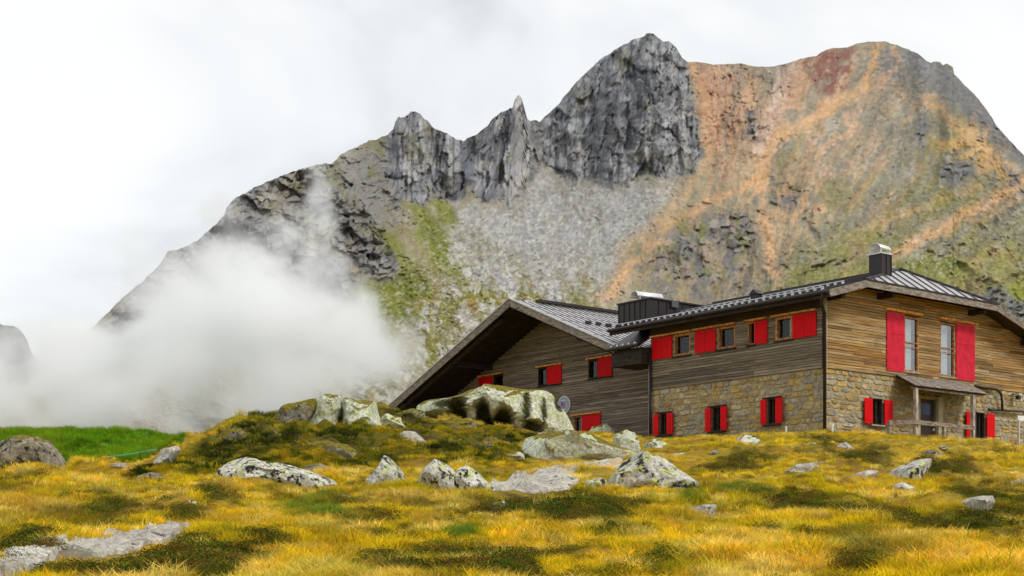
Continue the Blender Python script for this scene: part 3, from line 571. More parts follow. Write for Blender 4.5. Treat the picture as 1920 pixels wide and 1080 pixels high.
CX = np.concatenate([CX, CX[:, -1:] * 1.1], 1); CZ = np.concatenate([CZ, CZ[:, -1:] * .5], 1); CD = np.concatenate([CD, CD[:, -1:] * 1.1], 1)
CC = (np.array([.15, .15, .15]) * (1 + .5 * fbm(CPX / 6, CPY / 6, 4, 97))[..., None]); CC = np.concatenate([CC, CC[:, -1:]], 1)
M['mountain'] = vcol_mat('mountain_rock', 0.35, 1.6, det=(.72, 1.28), bs=.8)
tag(grid_mesh('mountain', MX, MY, MZ, M['mountain'], C, smooth=True, flip=False), kind='structure')
tag(grid_mesh('far_mountain', CX, CD, CZ, M['mountain'], np.clip(CC, .02, .6)), kind='structure')

# ------------------------------------------------------------------ the two houses
# local axes of both: x runs back along the gable-end wall of the stone wing, y runs back along its long wall
D1 = Vector((-2250, 2806)).normalized(); D2 = Vector((3500, 2806)).normalized()      # local y, local x
C0 = Vector((585 / 50.12, 2806 / 50.12)); ZB = 4.75; ROT = math.atan2(D2.y, D2.x)
def on_x(px, py, c):
    """point of the plane x = c (local) seen at a place of the photograph -> (y, z)"""
    r = (px - HX) / FPX; o = C0 + D2 * c; t = (r * o.y - o.x) / (D1.x - r * D1.y)
    return t, (HY - py) / FPX * (o.y + t * D1.y) - ZB
def on_y(px, py, c):
    r = (px - HX) / FPX; o = C0 + D1 * c; t = (r * o.y - o.x) / (D2.x - r * D2.y)
    return t, (HY - py) / FPX * (o.y + t * D2.y) - ZB
wing = empty('stone_house', (C0.x, C0.y, ZB), ROT, label='hut wing with a stone ground floor, boarded upper floor, red shutters and half-hipped metal roof', cat='house')
gab = empty('timber_house', (C0.x, C0.y, ZB), ROT, label='dark boarded gabled hut with deep eaves behind the big pale boulder', cat='house')
Z_SID = 7.40 - ZB; LW, WW = 9.25, 13.2           # bottom of the boarding, length of long wall, width of gable-end wall
EX, EY = -0.8, -0.9                              # eaves overhangs
RX = 5.59; RZ = 11.88 - ZB; SL = 0.28            # ridge
def wing_roof_z(x): return RZ - SL * abs(x - RX)
HE0, HE1 = 1.37, 9.81                            # where the hipped end cuts the slopes
HZ = wing_roof_z(HE0)
HIPY = 0.79                                      # ridge ends this far back

def plank_rows(parent, mat, axis_, face, a0, a1, z0, z1fun, holes, rh=0.108, th=0.03, seed=1, seg=(2.0, 4.6), maxn=280):
    """boards nailed on a wall: axis_ 'y' -> wall plane x=face, runs along y; 'x' -> plane y=face, runs along x"""
    r_ = random.Random(seed); z = z0; n = 0
    while z < z1fun(None):
        zt = z + rh - 0.014; zm = z + rh / 2
        spans = [[a0, a1]]
        lim = z1fun(zm)
        if lim and lim != True: spans = [[max(a0, lim[0]), min(a1, lim[1])]]
        for (h0, h1, g0, g1) in holes:
            if zm > g0 and zm < g1:
                ns = []
                for s0, s1 in spans:
                    if h1 <= s0 or h0 >= s1: ns.append([s0, s1]); continue
                    if h0 > s0: ns.append([s0, h0])
                    if h1 < s1: ns.append([h1, s1])
                spans = ns
        for s0, s1 in spans:
            if s1 - s0 < .04: continue
            p = s0
            while p < s1 - 1e-3:
                q = min(s1, p + r_.uniform(*seg))
                if s1 - q < .7: q = s1
                d = th + r_.uniform(-.010, .012); tl = r_.uniform(-.003, .003)
                mb = MB()
                if axis_ == 'y': mb.box(face - d, face - .001, p + .003, q - .003, z + tl, zt + tl)
                else: mb.box(p + .003, q - .003, face - d, face - .001, z + tl, zt + tl)
                mb.build('plank', mat, parent); n += 1; p = q
        z += rh
    return n

# --- generic wall with windows -----------------------------------------------------------------
def bx(axis_, face, a0, a1, z0, z1, o0, o1, mb=None):
    """box on a wall; o0..o1 is the distance out from the wall face (negative = into the wall)"""
    mb = mb or MB()
    if axis_ == 'y': return mb.box(face - o1, face - o0, a0, a1, z0, z1)
    return mb.box(a0, a1, face - o1, face - o0, z0, z1)
def window(parent, axis_, face, a0, a1, z0, z1, fmat, depth=.10, fw=.055, mull=False, transom=None, curtain=None, label=None, gm='glass'):
    """frame (part) with pane, curtain, back of the reveal as sub-parts; a0..a1, z0..z1 is the opening"""
    mb = MB()
    for q in ((a0, a0 + fw, z0, z1), (a1 - fw, a1, z0, z1), (a0 + fw, a1 - fw, z0, z0 + fw), (a0 + fw, a1 - fw, z1 - fw, z1)): bx(axis_, face, *q, -depth, .035, mb)
    if mull: bx(axis_, face, (a0 + a1) / 2 - .02, (a0 + a1) / 2 + .02, z0 + fw, z1 - fw, -depth + .02, -.02, mb)
    if transom: bx(axis_, face, a0 + fw, a1 - fw, transom - .02, transom + .02, -depth + .02, .02, mb)
    w = mb.build('window', fmat, parent, label=label)
    bx(axis_, face, a0 + fw, a1 - fw, z0 + fw, z1 - fw, -depth + .03, -depth + .036).build('pane', M[gm], w)
    bx(axis_, face, a0 + fw * .5, a1 - fw * .5, z0 + fw * .5, z1 - fw * .5, -.42, -.41).build('reveal_back', M['interior'], w)
    if curtain:
        c0, c1 = curtain; n = 9; vs_ = []
        for k in range(n + 1):
            a = c0 + (c1 - c0) * k / n; o = -depth + .015 - .014 * (k % 2)
            for z in (z0 + fw, z1 - fw): vs_.append((face - o, a, z) if axis_ == 'y' else (a, face - o, z))
        mesh_obj('curtain', vs_, [(2 * k, 2 * k + 2, 2 * k + 3, 2 * k + 1) for k in range(n)], M['curtain'], w)
    return w
def shutter(parent, axis_, face, a0, a1, z0, z1, mat, off=.05, th=.035, leaves=1, label=None, slats=False):
    """boarded leaf with two ledges; several leaves side by side"""
    for k in range(leaves):
        p = a0 + (a1 - a0) * k / leaves + .006; q = a0 + (a1 - a0) * (k + 1) / leaves - .006
        mb = bx(axis_, face, p, q, z0, z1, off, off + th)
        if slats:
            zz = z0 + .08
            while zz < z1 - .08:
                bx(axis_, face, p + .04, q - .04, zz, zz + .035, off + th, off + th + .008, mb); zz += .07
            bx(axis_, face, p, q, z0 + (z1 - z0) * .64, z0 + (z1 - z0) * .64 + .05, off + th, off + th + .015, mb)
        else:
            nb = max(2, int((q - p) / .12))
            for i in range(nb):
                bx(axis_, face, p + (q - p) * i / nb + .006, p + (q - p) * (i + 1) / nb - .006, z0 + .01, z1 - .01, off + th, off + th + .006, mb)
            for zz in (z0 + .12 * (z1 - z0), z1 - .18 * (z1 - z0)): bx(axis_, face, p + .02, q - .02, zz, zz + .04, off + th + .006, off + th + .016, mb)
        s = mb.build('shutter', mat, parent)
        if label: s['label'] = label

# --- stone wing --------------------------------------------------------------------------------
# walls: backing bodies with the boards and stones as pieces
LW_UP = [  # window opening px, shutter px, top/bottom at opening
    dict(w=(1264, 1296), s=(1225, 1262), sy=(637, 671), wy=(631, 668), lint=(1222, 1297), ly=634, lv=2),
    dict(w=(1347, 1380), s=(1305, 1344), sy=(621, 659), wy=(613, 651), lint=(1302, 1381), ly=618, lv=2),
    dict(w=(1403, 1417), s=(1417, 1441), sy=(600, 641), wy=(604, 643), lint=(1399, 1441), ly=603, lv=1),
    dict(w=(1455, 1487), s=(1488, 1533), sy=(587, 628), wy=(592, 634), lint=(1449, 1533), ly=593, lv=2)]
holes_lu = []; winL = []
for d in LW_UP:
    ya, zt = on_x(d['w'][1], d['wy'][0] - 3 if d['w'][1] > d['s'][1] else d['wy'][0], 0); yb, _ = on_x(d['w'][0], 600, 0)
    sa, _ = on_x(d['s'][1], 600, 0); sb, _ = on_x(d['s'][0], 600, 0)
    la, lz = on_x(d['lint'][1], 0, 0)[0], 0; lb = on_x(d['lint'][0], 0, 0)[0]
    winL.append((ya, yb, sa, sb, la, lb, d['lv']))
# heights shared by the four upper windows
WZT, WZB = 9.55 - ZB, 8.66 - ZB
for ya, yb, sa, sb, la, lb, lv in winL: holes_lu.append((ya, yb, WZB, WZT))
wall_up = MB().box(.45, WW, 0.45, LW - .01, Z_SID, 10.35 - ZB).build('interior_block', M['interior'], wing)
def wall_with_holes(name, mat, axis_, face, th, a0, a1, z0, z1, holes, ztop=None):
    """wall body built of blocks around its openings"""
    mb = MB(); cuts = sorted({a0, a1, *[h for q in holes for h in q[:2] if a0 < h < a1]})
    for p, q in zip(cuts[:-1], cuts[1:]):
        hs = sorted([(h[2], h[3]) for h in holes if h[0] <= p + 1e-6 and h[1] >= q - 1e-6]); z = z0
        for g0, g1 in hs:
            if g0 > z: bx(axis_, face, p, q, z, g0, -th, 0, mb)
            z = g1
        if z < z1: bx(axis_, face, p, q, z, z1, -th, 0, mb)
    return mb.build(name, mat, wing)
wl_u = wall_with_holes('long_wall', M['beam_dark'], 'y', 0, .40, 0, LW, Z_SID, 10.12 - ZB, holes_lu)
plank_rows(wl_u, M['wood_grey_y'], 'y', 0, .06, LW, Z_SID, lambda z: 10.05 - ZB if z is None else True, holes_lu, seed=3, seg=(2.6, 6.0))
# gable-end wall upper floor, follows the roof above
T = []
for w, s, yt, yb_ in (((1694, 1721), (1660, 1693), 583, 694), ((1761, 1789), (1790, 1825), 592, 701)):
    x0, zt = on_y(w[0], yt, 0); x1, zb = on_y(w[1], yb_, 0); x0b, zb0 = on_y(w[0], yb_ - 2, 0); s0, _ = on_y(s[0], 0, 0); s1, _ = on_y(s[1], 0, 0)
    T.append((x0, x1, s0, s1))
TZT, TZB = 9.83 - ZB, 7.66 - ZB
holes_ru = [(t[0], t[1], TZB, TZT) for t in T]
wr_u = wall_with_holes('gable_end_wall', M['beam_dark'], 'x', 0, .40, .002, WW, Z_SID, 10.2 - ZB, holes_ru)
MB().add([(.4, -.0, 10.2 - ZB), (WW, 0, 10.2 - ZB), (WW - 2.5, 0, HZ - .05), (HE0, 0, HZ - .05), (.4, .35, 10.2 - ZB), (WW, .35, 10.2 - ZB), (WW - 2.5, .35, HZ - .05), (HE0, .35, HZ - .05)],
         [(0, 1, 2, 3), (7, 6, 5, 4), (0, 4, 5, 1), (1, 5, 6, 2), (2, 6, 7, 3), (3, 7, 4, 0)]).build('gable_infill', M['beam_dark'], wing)
def gz(z):
    if z is None: return HZ - .12
    if z < 9.75 - ZB: return True
    x0 = (z + .16 - (RZ - SL * RX)) / SL
    return (max(.03, x0), min(WW, 2 * RX - x0 + .8))
plank_rows(wr_u, M['wood_warm_x'], 'x', 0, .04, WW, Z_SID, gz, holes_ru, seed=5, seg=(1.2, 4.2))
MB().box(-.10, .10, -.075, -.031, Z_SID - .04, 10.0 - ZB).build('corner_board', M['post'], wing)
MB().box(WW - .02, WW + .16, -.07, .3, Z_SID - .04, 9.6 - ZB).build('corner_board', M['post'], wing)
MB().box(-.062, -.031, .12, LW, WZT + .115, 10.05 - ZB).build('frieze_board', simple('dark_brown_frieze', (.055, .032, .02), .8), wing)
# windows of the upper floors
for k, (ya, yb, sa, sb, la, lb, lv) in enumerate(winL):
    w = window(wing, 'y', 0, ya, yb, WZB, WZT, M['frame'], .16, .085 if k != 2 else .05, mull=False, curtain=(ya + .09, ya + (.20 if k in (0, 1) else .30)) if k != 2 else None)
    shutter(w, 'y', 0, sa, sb, WZB - .02, WZT - .02, M['red'], leaves=lv)
    bx('y', 0, la, lb, WZT + .03, WZT + .10, .031, .16).build('lintel_board', M['lintel'], w)
    bx('y', 0, ya - .05, yb + .05, WZB - .06, WZB - .003, .031, .10).build('sill', M['beam_dark'], w)
for k, (x0, x1, s0, s1) in enumerate(T):
    w = window(wing, 'x', 0, x0, x1, TZB, TZT, M['frame'], .07, .07, transom=TZB + 1.15, curtain=(x0 + .08, x0 + (x1 - x0) * .62), gm='glass_sky')
    shutter(w, 'x', 0, s0, s1, TZB - .06, TZT + .05, M['red_fade'], slats=True)
    a, b = (s0, x1) if k == 0 else (x0 - .05, s1)
    bx('x', 0, a - .1, b + .12, TZT + .10, TZT + .19, .031, .17).build('lintel_board', M['lintel'], w)
    bx('x', 0, x0 - .04, x1 + .04, TZB - .055, TZB - .003, .031, .09).build('sill', M['post'], w)
    MB().tube([(x0 + .02, -.10, TZB + .95), (x1 - .02, -.10, TZB + .95)], .018, 6).build('guard_rail', M['frame'], w)
# stone ground floor
S_L = []
for o, sh, yy in (((1240, 1253), ((1229, 1239), (1254, 1266)), (775, 818)), ((1338, 1354), ((1326, 1337), (1355, 1367)), (763, 811)), ((1442, 1457), ((1430, 1441), (1458, 1471)), (747, 798))):
    a, _ = on_x(o[1], 0, 0); b, _ = on_x(o[0], 0, 0); zt = on_x((o[0] + o[1]) / 2, yy[0], 0)[1]; zb = on_x((o[0] + o[1]) / 2, yy[1] - 2, 0)[1]
    S_L.append((a, b, zb, zt, on_x(sh[0][1], 0, 0)[0], on_x(sh[0][0], 0, 0)[0], on_x(sh[1][1], 0, 0)[0], on_x(sh[1][0], 0, 0)[0]))
S_R = []
for o, sh, yy in (((1632, 1652), ((1616, 1631), (1653, 1669)), (748, 797)), ((1828, 1844), ((1807, 1821), (1845, 1860)), (774, 823))):
    a, _ = on_y(o[0], 0, 0); b, _ = on_y(o[1], 0, 0); zt = on_y((o[0] + o[1]) / 2, yy[0], 0)[1]; zb = on_y((o[0] + o[1]) / 2, yy[1], 0)[1]
    S_R.append((a, b, zb, zt, on_y(sh[0][0], 0, 0)[0], on_y(sh[0][1], 0, 0)[0], on_y(sh[1][0], 0, 0)[0], on_y(sh[1][1], 0, 0)[0]))
DX0 = on_y(1722, 0, 0)[0]; DX1 = on_y(1756, 0, 0)[0]; DZT = on_y(1738, 748, 0)[1]
holes_ls = [(s[0], s[1], s[2], s[3]) for s in S_L]; holes_rs = [(s[0], s[1], s[2], s[3]) for s in S_R] + [(DX0, DX1, -.6, DZT)]
wl_s = wall_with_holes('stone_wall', M['mortar'], 'y', .03, .40, .03, LW, -1.2, Z_SID - .003, holes_ls)
wr_s = wall_with_holes('stone_wall', M['mortar'], 'x', .03, .40, .432, WW, -1.2, Z_SID - .003, holes_rs)
MB().box(.5, WW, .5, LW, -1.2, Z_SID - .01).build('cellar_block', M['interior'], wing)
def stone_mesh(parent, axis_, face, a0, a1, z0, z1, r_, extra=None):
    """one rubble stone: irregular eight-sided face, pillowed, sides going back into the mortar"""
    ca, cz = (a0 + a1) / 2, (z0 + z1) / 2; ha, hz = (a1 - a0) / 2, (z1 - z0) / 2
    pts = []
    for sx, sz in ((-1, -.45), (-.55, -1), (.5, -1), (1, -.5), (1, .5), (.5, 1), (-.5, 1), (-1, .5)):
        pts.append((ca + ha * sx * r_.uniform(.78, 1.06), cz + hz * sz * r_.uniform(.74, 1.08)))
    o_out = r_.uniform(.012, .042); v = []
    for s, o in ((1.0, -.05), (1.0, o_out * .45), (.86, o_out)):
        for a, z in pts:
            aa = ca + (a - ca) * s; zz = cz + (z - cz) * s; oo = o + (r_.uniform(-.008, .008) if o > 0 else 0)
            v.append((face - oo, aa, zz) if axis_ == 'y' else (aa, face - oo, zz))
    n = 8; f = [(b * n + k, b * n + (k + 1) % n, (b + 1) * n + (k + 1) % n, (b + 1) * n + k) for b in (0, 1) for k in range(n)]
    f.append(tuple(2 * n + k for k in range(n)))
    if extra is not None: extra.add(v, f)
    else:
        o = mesh_obj('stone', v, f, M['stone'], parent)
        for p in o.data.polygons: p.use_smooth = False
def rubble(parent, axis_, face, a0, a1, z0, z1, holes, seed, wr=(.28, .85), hr=(.17, .33)):
    r_ = random.Random(seed); z = z0; out = []
    while z < z1 - .05:
        h = r_.uniform(*hr)
        if z1 - (z + h) < .12: h = z1 - z
        a = a0
        while a < a1 - 1e-3:
            w = r_.uniform(*wr) * (1.25 if h > .26 else 1)
            if a1 - (a + w) < .2: w = a1 - a
            s = [(a, a + w, z, z + h)]
            if h > .25 and r_.random() < .35: k = r_.uniform(.4, .6); s = [(a, a + w, z, z + h * k), (a, a + w, z + h * k, z + h)]
            for p, q, u, v in s:
                for g in holes:
                    if q > g[0] and p < g[1] and v > g[2] and u < g[3]:
                        if p < g[0] - .08: q = g[0]
                        elif q > g[1] + .08: p = g[1]
                        elif u < g[2] - .06: v = g[2]
                        elif v > g[3] + .06: u = g[3]
                        else: p = q = 0
                if q - p > .08 and v - u > .05: out.append((p + .012, q - .012, u + .012, v - .012))
            a += w
        z += h
    return out
st = [('y', s) for s in rubble(0, 'y', 0, .0, LW, -.35, Z_SID - .02, holes_ls, 21, (.24, .68), (.15, .30))] + [('x', s) for s in rubble(0, 'x', 0, .0, WW, -.35, Z_SID - .02, holes_rs, 22, (.26, .78), (.16, .31))]
st.sort(key=lambda t: -(t[1][1] - t[1][0]) * (t[1][3] - t[1][2]) * (1.0 if t[0] == 'x' else 1.15))
rs = random.Random(5); ex = MB()
for k, (ax_, (p, q, u, v)) in enumerate(st):
    par = wl_s if ax_ == 'y' else wr_s
    if k < 292: stone_mesh(par, ax_, .03, p, q, u, v, rs)
    else: stone_mesh(par, ax_, .03, p, q, u, v, rs, ex)
if ex.v: ex.build('small_stones', M['stone'], wing, kind='stuff')
for (a, b, zb, zt, s0, s1, s2, s3) in S_L:
    w = window(wing, 'y', -.02, a, b, zb, zt, M['beam_dark'], .12, .05, mull=True)
    for p, q in ((s0, s1), (s2, s3)): shutter(w, 'y', -.06, p, q, zb + .02, zt - .02, M['red'])
    bx('y', 0, a - .25, b + .25, zt + .0, zt + .05, .0, .13).build('lintel_board', M['beam_dark'], w); bx('y', 0, a - .22, b + .22, zb - .05, zb, .0, .15).build('sill', M['beam_dark'], w)
for k, (a, b, zb, zt, s0, s1, s2, s3) in enumerate(S_R):
    w = window(wing, 'x', -.02, a, b, zb, zt, M['beam_dark'], .12, .05, mull=True)
    for p, q in ((s0, s1), (s2, s3)): shutter(w, 'x', -.06, p, q, zb + .02, zt - .02, M['red'])
    bx('x', 0, a - .05, b + .05, zt, zt + .06, .0, .12).build('lintel_board', M['post'], w); bx('x', 0, a - .1, b + .1, zb - .05, zb, .0, .15).build('sill', M['post'], w)
# door with jambs
dr = MB().box(DX0, DX1, .12, .17, -.3, DZT).build('door', simple('dark_stained_door', (.05, .025, .018), .5), wing)
MB().box(DX0 + .18, DX1 - .18, .105, .119, DZT - .62, DZT - .16).build('pane', simple('door_glass_blue', (.02, .03, .09), .25), dr)
MB().box(DX1 - .1, DX1 - .05, .06, .119, DZT - 1.25, DZT - 1.13).build('handle', M['steel'], dr)
for a, b in ((DX0 - .30, DX0), (DX1, DX1 + .30)): MB().box(a, b, -.10, .10, -.3, DZT + .12).build('door_jamb', M['jamb'], wing)
MB().box(DX0 - .30, DX1 + .30, -.085, .10, DZT + .122, DZT + .30).build('door_lintel', M['beam'], wing)

# roof of the wing
y_back = 11.0
def rp(x, y, dz=0): return (x, y, wing_roof_z(x) + dz)
th = .10
PR = RX - HE0
roof = MB()
E1 = 14.3
roof.slab([rp(EX, EY), rp(HE0, EY), (RX, HIPY, RZ), rp(EX, HIPY)][:4], th)
roof.slab([rp(EX, HIPY), (RX, HIPY, RZ), (RX, y_back, RZ), rp(EX, y_back)], th)
roof.slab([rp(HE1, EY), rp(E1, EY), rp(E1, HIPY), (RX, HIPY, RZ)], th)
roof.slab([(RX, HIPY, RZ), rp(E1, HIPY), rp(E1, y_back), (RX, y_back, RZ)], th)
rf = roof.build('roof', M['darkmetal'], wing)
# hipped end: separate sheets between standing seams
nP = 13
for k in range(nP):
    x0 = HE0 + (HE1 - HE0) * k / nP; x1 = HE0 + (HE1 - HE0) * (k + 1) / nP
    def up(x):
        f = (x - HE0) / (RX - HE0) if x < RX else (HE1 - x) / (HE1 - RX)
        return (x, EY + (HIPY - EY) * f, HZ + (RZ - HZ) * f)
    a, b = up(x0), up(x1); g = .012
    vs_ = [(x0 + g, EY, HZ + .012), (x1 - g, EY, HZ + .012), (b[0] - g, b[1], b[2] + .012), (a[0] + g, a[1], a[2] + .012)]
    v2 = [(p[0], p[1], p[2] - .03) for p in vs_]
    MB().add(v2 + vs_, [(3, 2, 1, 0), (4, 5, 6, 7), (0, 1, 5, 4), (1, 2, 6, 5), (2, 3, 7, 6), (3, 0, 4, 7)]).build('roof_panel', M['zinc'], rf)
    if k: MB().beam((x0, EY, HZ + .03), (a[0], a[1], a[2] + .03), .03, .07).build('seam', M['zinc_dark'], rf)
MB().add([(HE0, EY, HZ - .03), (HE1, EY, HZ - .03), (RX, HIPY, RZ - .03), (HE0, EY, HZ - .14), (HE1, EY, HZ - .14), (RX, HIPY, RZ - .14)], [(0, 1, 2), (5, 4, 3), (0, 3, 4, 1), (1, 4, 5, 2), (2, 5, 3, 0)]).build('roof_deck', M['beam_dark'], rf)
for p, q in (((HE0, EY, HZ), (RX, HIPY, RZ)), ((HE1, EY, HZ), (RX, HIPY, RZ)), ((RX, HIPY, RZ), (RX, y_back, RZ))):
    MB().beam(Vector(p) + Vector((0, 0, .05)), Vector(q) + Vector((0, 0, .05)), .14, .06).build('ridge_cap', M['darkmetal'], rf)
# seams on the long slope, joined (too fine to pick apart)
mb = MB(); y = EY + .3
while y < y_back:
    mb.beam(rp(EX, y, .03), rp(RX if y > HIPY else HE0 + (RX - HE0) * (y - EY) / (HIPY - EY), y, .03), .025, .05); y += .45
mb.build('roof_seams', M['darkmetal'], rf, kind='stuff')
# two rows of snow guards, the pale toothed lines of the photograph
for row, xx in enumerate((EX + .28, EX + 2.2)):
    mb = MB(); y = HIPY - 1.2 if row == 0 else HIPY - .6
    MB().beam((xx, y, wing_roof_z(xx) + .14), (xx, y_back - .3, wing_roof_z(xx) + .14), .03, .03).build('snow_rail', M['guard'], rf)
    while y < y_back - .3:
        mb.box(xx - .03, xx + .03, y, y + .10, wing_roof_z(xx) + .02, wing_roof_z(xx) + .11); y += .36
    mb.build('snow_guard_brackets', M['guard'], rf, kind='stuff')
# barge boards, hip fascia, eaves, gutter
fa = .26
MB().beam(rp(EX, EY - .02, -fa / 2), rp(HE0 + .02, EY - .02, -fa / 2), .05, fa).build('barge_board', M['barge'], rf)
MB().beam((HE0, EY - .02, HZ - fa / 2), (HE1, EY - .02, HZ - fa / 2), .05, fa).build('barge_board', M['barge'], rf)
MB().beam(rp(HE1, EY - .02, -fa / 2), rp(E1, EY - .02, -fa / 2), .05, fa).build('barge_board', M['barge'], rf)
MB().beam((HE0, EY - .05, HZ + .02), (HE1, EY - .05, HZ + .02), .06, .05).build('drip_edge', M['darkmetal'], rf)
MB().tube([(EX - .07, EY, wing_roof_z(EX) - .06), (EX - .07, y_back, wing_roof_z(EX) - .06)], .075, 8).build('gutter', M['darkmetal'], rf)
MB().beam((EX + .03, EY, wing_roof_z(EX) - .17), (EX + .03, y_back, wing_roof_z(EX) - .17), .05, .18).build('fascia', M['beam_dark'], rf)
for xx, zz in ((.18, -.34), (3.2, -.5), (9.2, -.62), (WW - .2, -.3)):
    MB().beam((xx, EY + .12, wing_roof_z(xx if xx > 2 and xx < 8 else xx) + (zz if xx < 1 or xx > 12 else -.30 - (wing_roof_z(xx) - HZ if HE0 < xx < HE1 else 0))), (xx, .6, wing_roof_z(xx) + (zz if xx < 1 or xx > 12 else -.30 - (wing_roof_z(xx) - HZ if HE0 < xx < HE1 else 0))), .2, .22).build('purlin', M['beam_dark'], rf)
y = .35
while y < LW:
    MB().beam((EX + .12, y, wing_roof_z(EX + .12) - .19), (.3, y, wing_roof_z(.3) - .19), .12, .14).build('rafter', M['beam_dark'], rf); y += .95
# sheet metal box on the roof with a steel cowl
zc = lambda py, px, c: on_x(px, py, c)[1]
BXf = -.35; yb0, zb_lo = on_x(1220, 612, BXf); yb1, _ = on_x(1160, 618, BXf); BZT = on_x(1220, 558, BXf)[1]; BZB = wing_roof_z(BXf) - .02
bxo = MB().box(BXf + .04, BXf + 3.3, yb0 + .04, yb1 - .04, BZB, BZT - .05).build('roof_box', M['darkmetal'], rf)
n = 6
for k in range(n): MB().box(BXf, BXf + .038, yb0 + (yb1 - yb0) * k / n + .012, yb0 + (yb1 - yb0) * (k + 1) / n - .012, BZB, BZT - .05).build('cladding_panel', M['darkmetal'], bxo)
for k in range(n + 1): MB().box(BXf - .03, BXf + .0, yb0 + (yb1 - yb0) * k / n - .012, yb0 + (yb1 - yb0) * k / n + .012, BZB, BZT - .05).build('seam', M['darkmetal'], bxo)
n = 7
for k in range(n): MB().box(BXf + 3.3 * k / n + .012, BXf + 3.3 * (k + 1) / n - .012, yb0, yb0 + .038, BZB, BZT - .05).build('cladding_panel', M['darkmetal'], bxo)
for k in range(1, n + 1): MB().box(BXf + 3.3 * k / n - .012, BXf + 3.3 * k / n + .012, yb0 - .03, yb0, BZB, BZT - .05).build('seam', M['darkmetal'], bxo)
MB().box(BXf - .07, BXf + 3.4, yb0 - .07, yb1 + .07, BZT - .05, BZT + .01).build('coping', M['darkmetal'], bxo)
MB().box(BXf + 1.15, BXf + 1.55, yb0 - .10, yb0 - .031, BZB + .75, BZB + 1.0).build('vent_grille', M['zinc_dark'], bxo)
def cowl(parent, p, r, length, ang, mat):
    """half-barrel hood of bright sheet on four feet"""
    n = 12; v = []; f = []
    for e in (0, 1):
        for rr in (r, r - .02):
            for k in range(n + 1):
                a = math.pi * (k / n); v.append((e * length - length / 2, math.cos(a) * rr, math.sin(a) * rr * .85))
    m1 = n + 1
    for k in range(n):
        f += [(k, k + 1, 2 * m1 + k + 1, 2 * m1 + k), (m1 + k, 3 * m1 + k, 3 * m1 + k + 1, m1 + k + 1), (k, m1 + k, m1 + k + 1, k + 1), (2 * m1 + k, 2 * m1 + k + 1, 3 * m1 + k + 1, 3 * m1 + k)]
    f += [(0, 2 * m1, 3 * m1, m1), (n, m1 + n, 3 * m1 + n, 2 * m1 + n)]
    c, s = math.cos(ang), math.sin(ang)
    v = [(x * c - y * s + p[0], x * s + y * c + p[1], z + p[2]) for x, y, z in v]
    o = mesh_obj('cowl', v, f, mat, parent, True)
    mb = MB()
    for sx in (-.8, .8):
        for sy in (-.9, .9):
            lx, ly = sx * length / 2, sy * r; mb.box(p[0] + lx * c - ly * s - .012, p[0] + lx * c - ly * s + .012, p[1] + lx * s + ly * c - .012, p[1] + lx * s + ly * c + .012, p[2] - r * .75, p[2] + .02)
    mb.build('cowl_feet', mat, parent)
cy_, cz_ = on_x(1214, 553, BXf + 1.0)
cowl(bxo, (BXf + .95, cy_ - .0, BZT + .24), .30, 1.35, R(-8), M['steel'])
MB().box(BXf + .5, BXf + 1.4, cy_ - .22, cy_ + .22, BZT, BZT + .12).build('flue_base', M['zinc'], bxo)
# chimney
chx = 3.6; chy0, _ = on_x(1650, 500, chx); chz0 = wing_roof_z(chx); chzt = on_x(1650, 479, chx)[1]
ch = MB().box(chx - .30, chx + .30, chy0 - .30, chy0 + .30, chz0 - .1, chzt).build('chimney', M['darkmetal'], rf)
MB().box(chx - .34, chx + .34, chy0 - .34, chy0 + .34, chzt, chzt + .05).build('chimney_cap', M['guard'], ch)
for a in (-.3, 0, .3): MB().box(chx + a - .012, chx + a + .012, chy0 - .33, chy0 - .301, chz0, chzt).build('seam', M['darkmetal'], ch)
cowl(ch, (chx, chy0, chzt + .20), .26, .85, R(8), M['steel'])
# small vent hood on the slope
vx = .8; vy, vz = on_x(1418, 560, vx); vz = wing_roof_z(vx)
MB().box(vx - .14, vx + .16, vy - .17, vy + .17, vz - .05, vz + .26).build('vent_box', M['darkmetal'], rf)
MB().add([(vx - .2, vy - .24, vz + .26), (vx + .2, vy - .24, vz + .26), (vx + .2, vy + .24, vz + .26), (vx - .2, vy + .24, vz + .26), (vx - .2, vy, vz + .46), (vx + .2, vy, vz + .46)],
         [(3, 2, 1, 0), (0, 1, 5, 4), (2, 3, 4, 5), (0, 4, 3), (1, 2, 5)]).build('vent_hood', M['darkmetal'], rf)
# downpipes
dy = -.14
MB().tube([(EX - .05, EY + .25, wing_roof_z(EX) - .12), (EX + .15, EY + .5, wing_roof_z(EX) - .38), (-.13, dy, wing_roof_z(EX) - .7), (-.13, dy, -.5)], .065, 10).build('downpipe', M['darkmetal'], wing, smooth=True)
dy2 = on_x(1219, 0, -.12)[0]
MB().tube([(-.12, dy2, 9.2 - ZB), (-.12, dy2, -.6)], .06, 10).build('downpipe', M['darkmetal'], wing, smooth=True)
MB().box(-.06, .10, LW - .02, LW + .12, -.6, Z_SID + 1.9).build('corner_board', M['post'], wing)
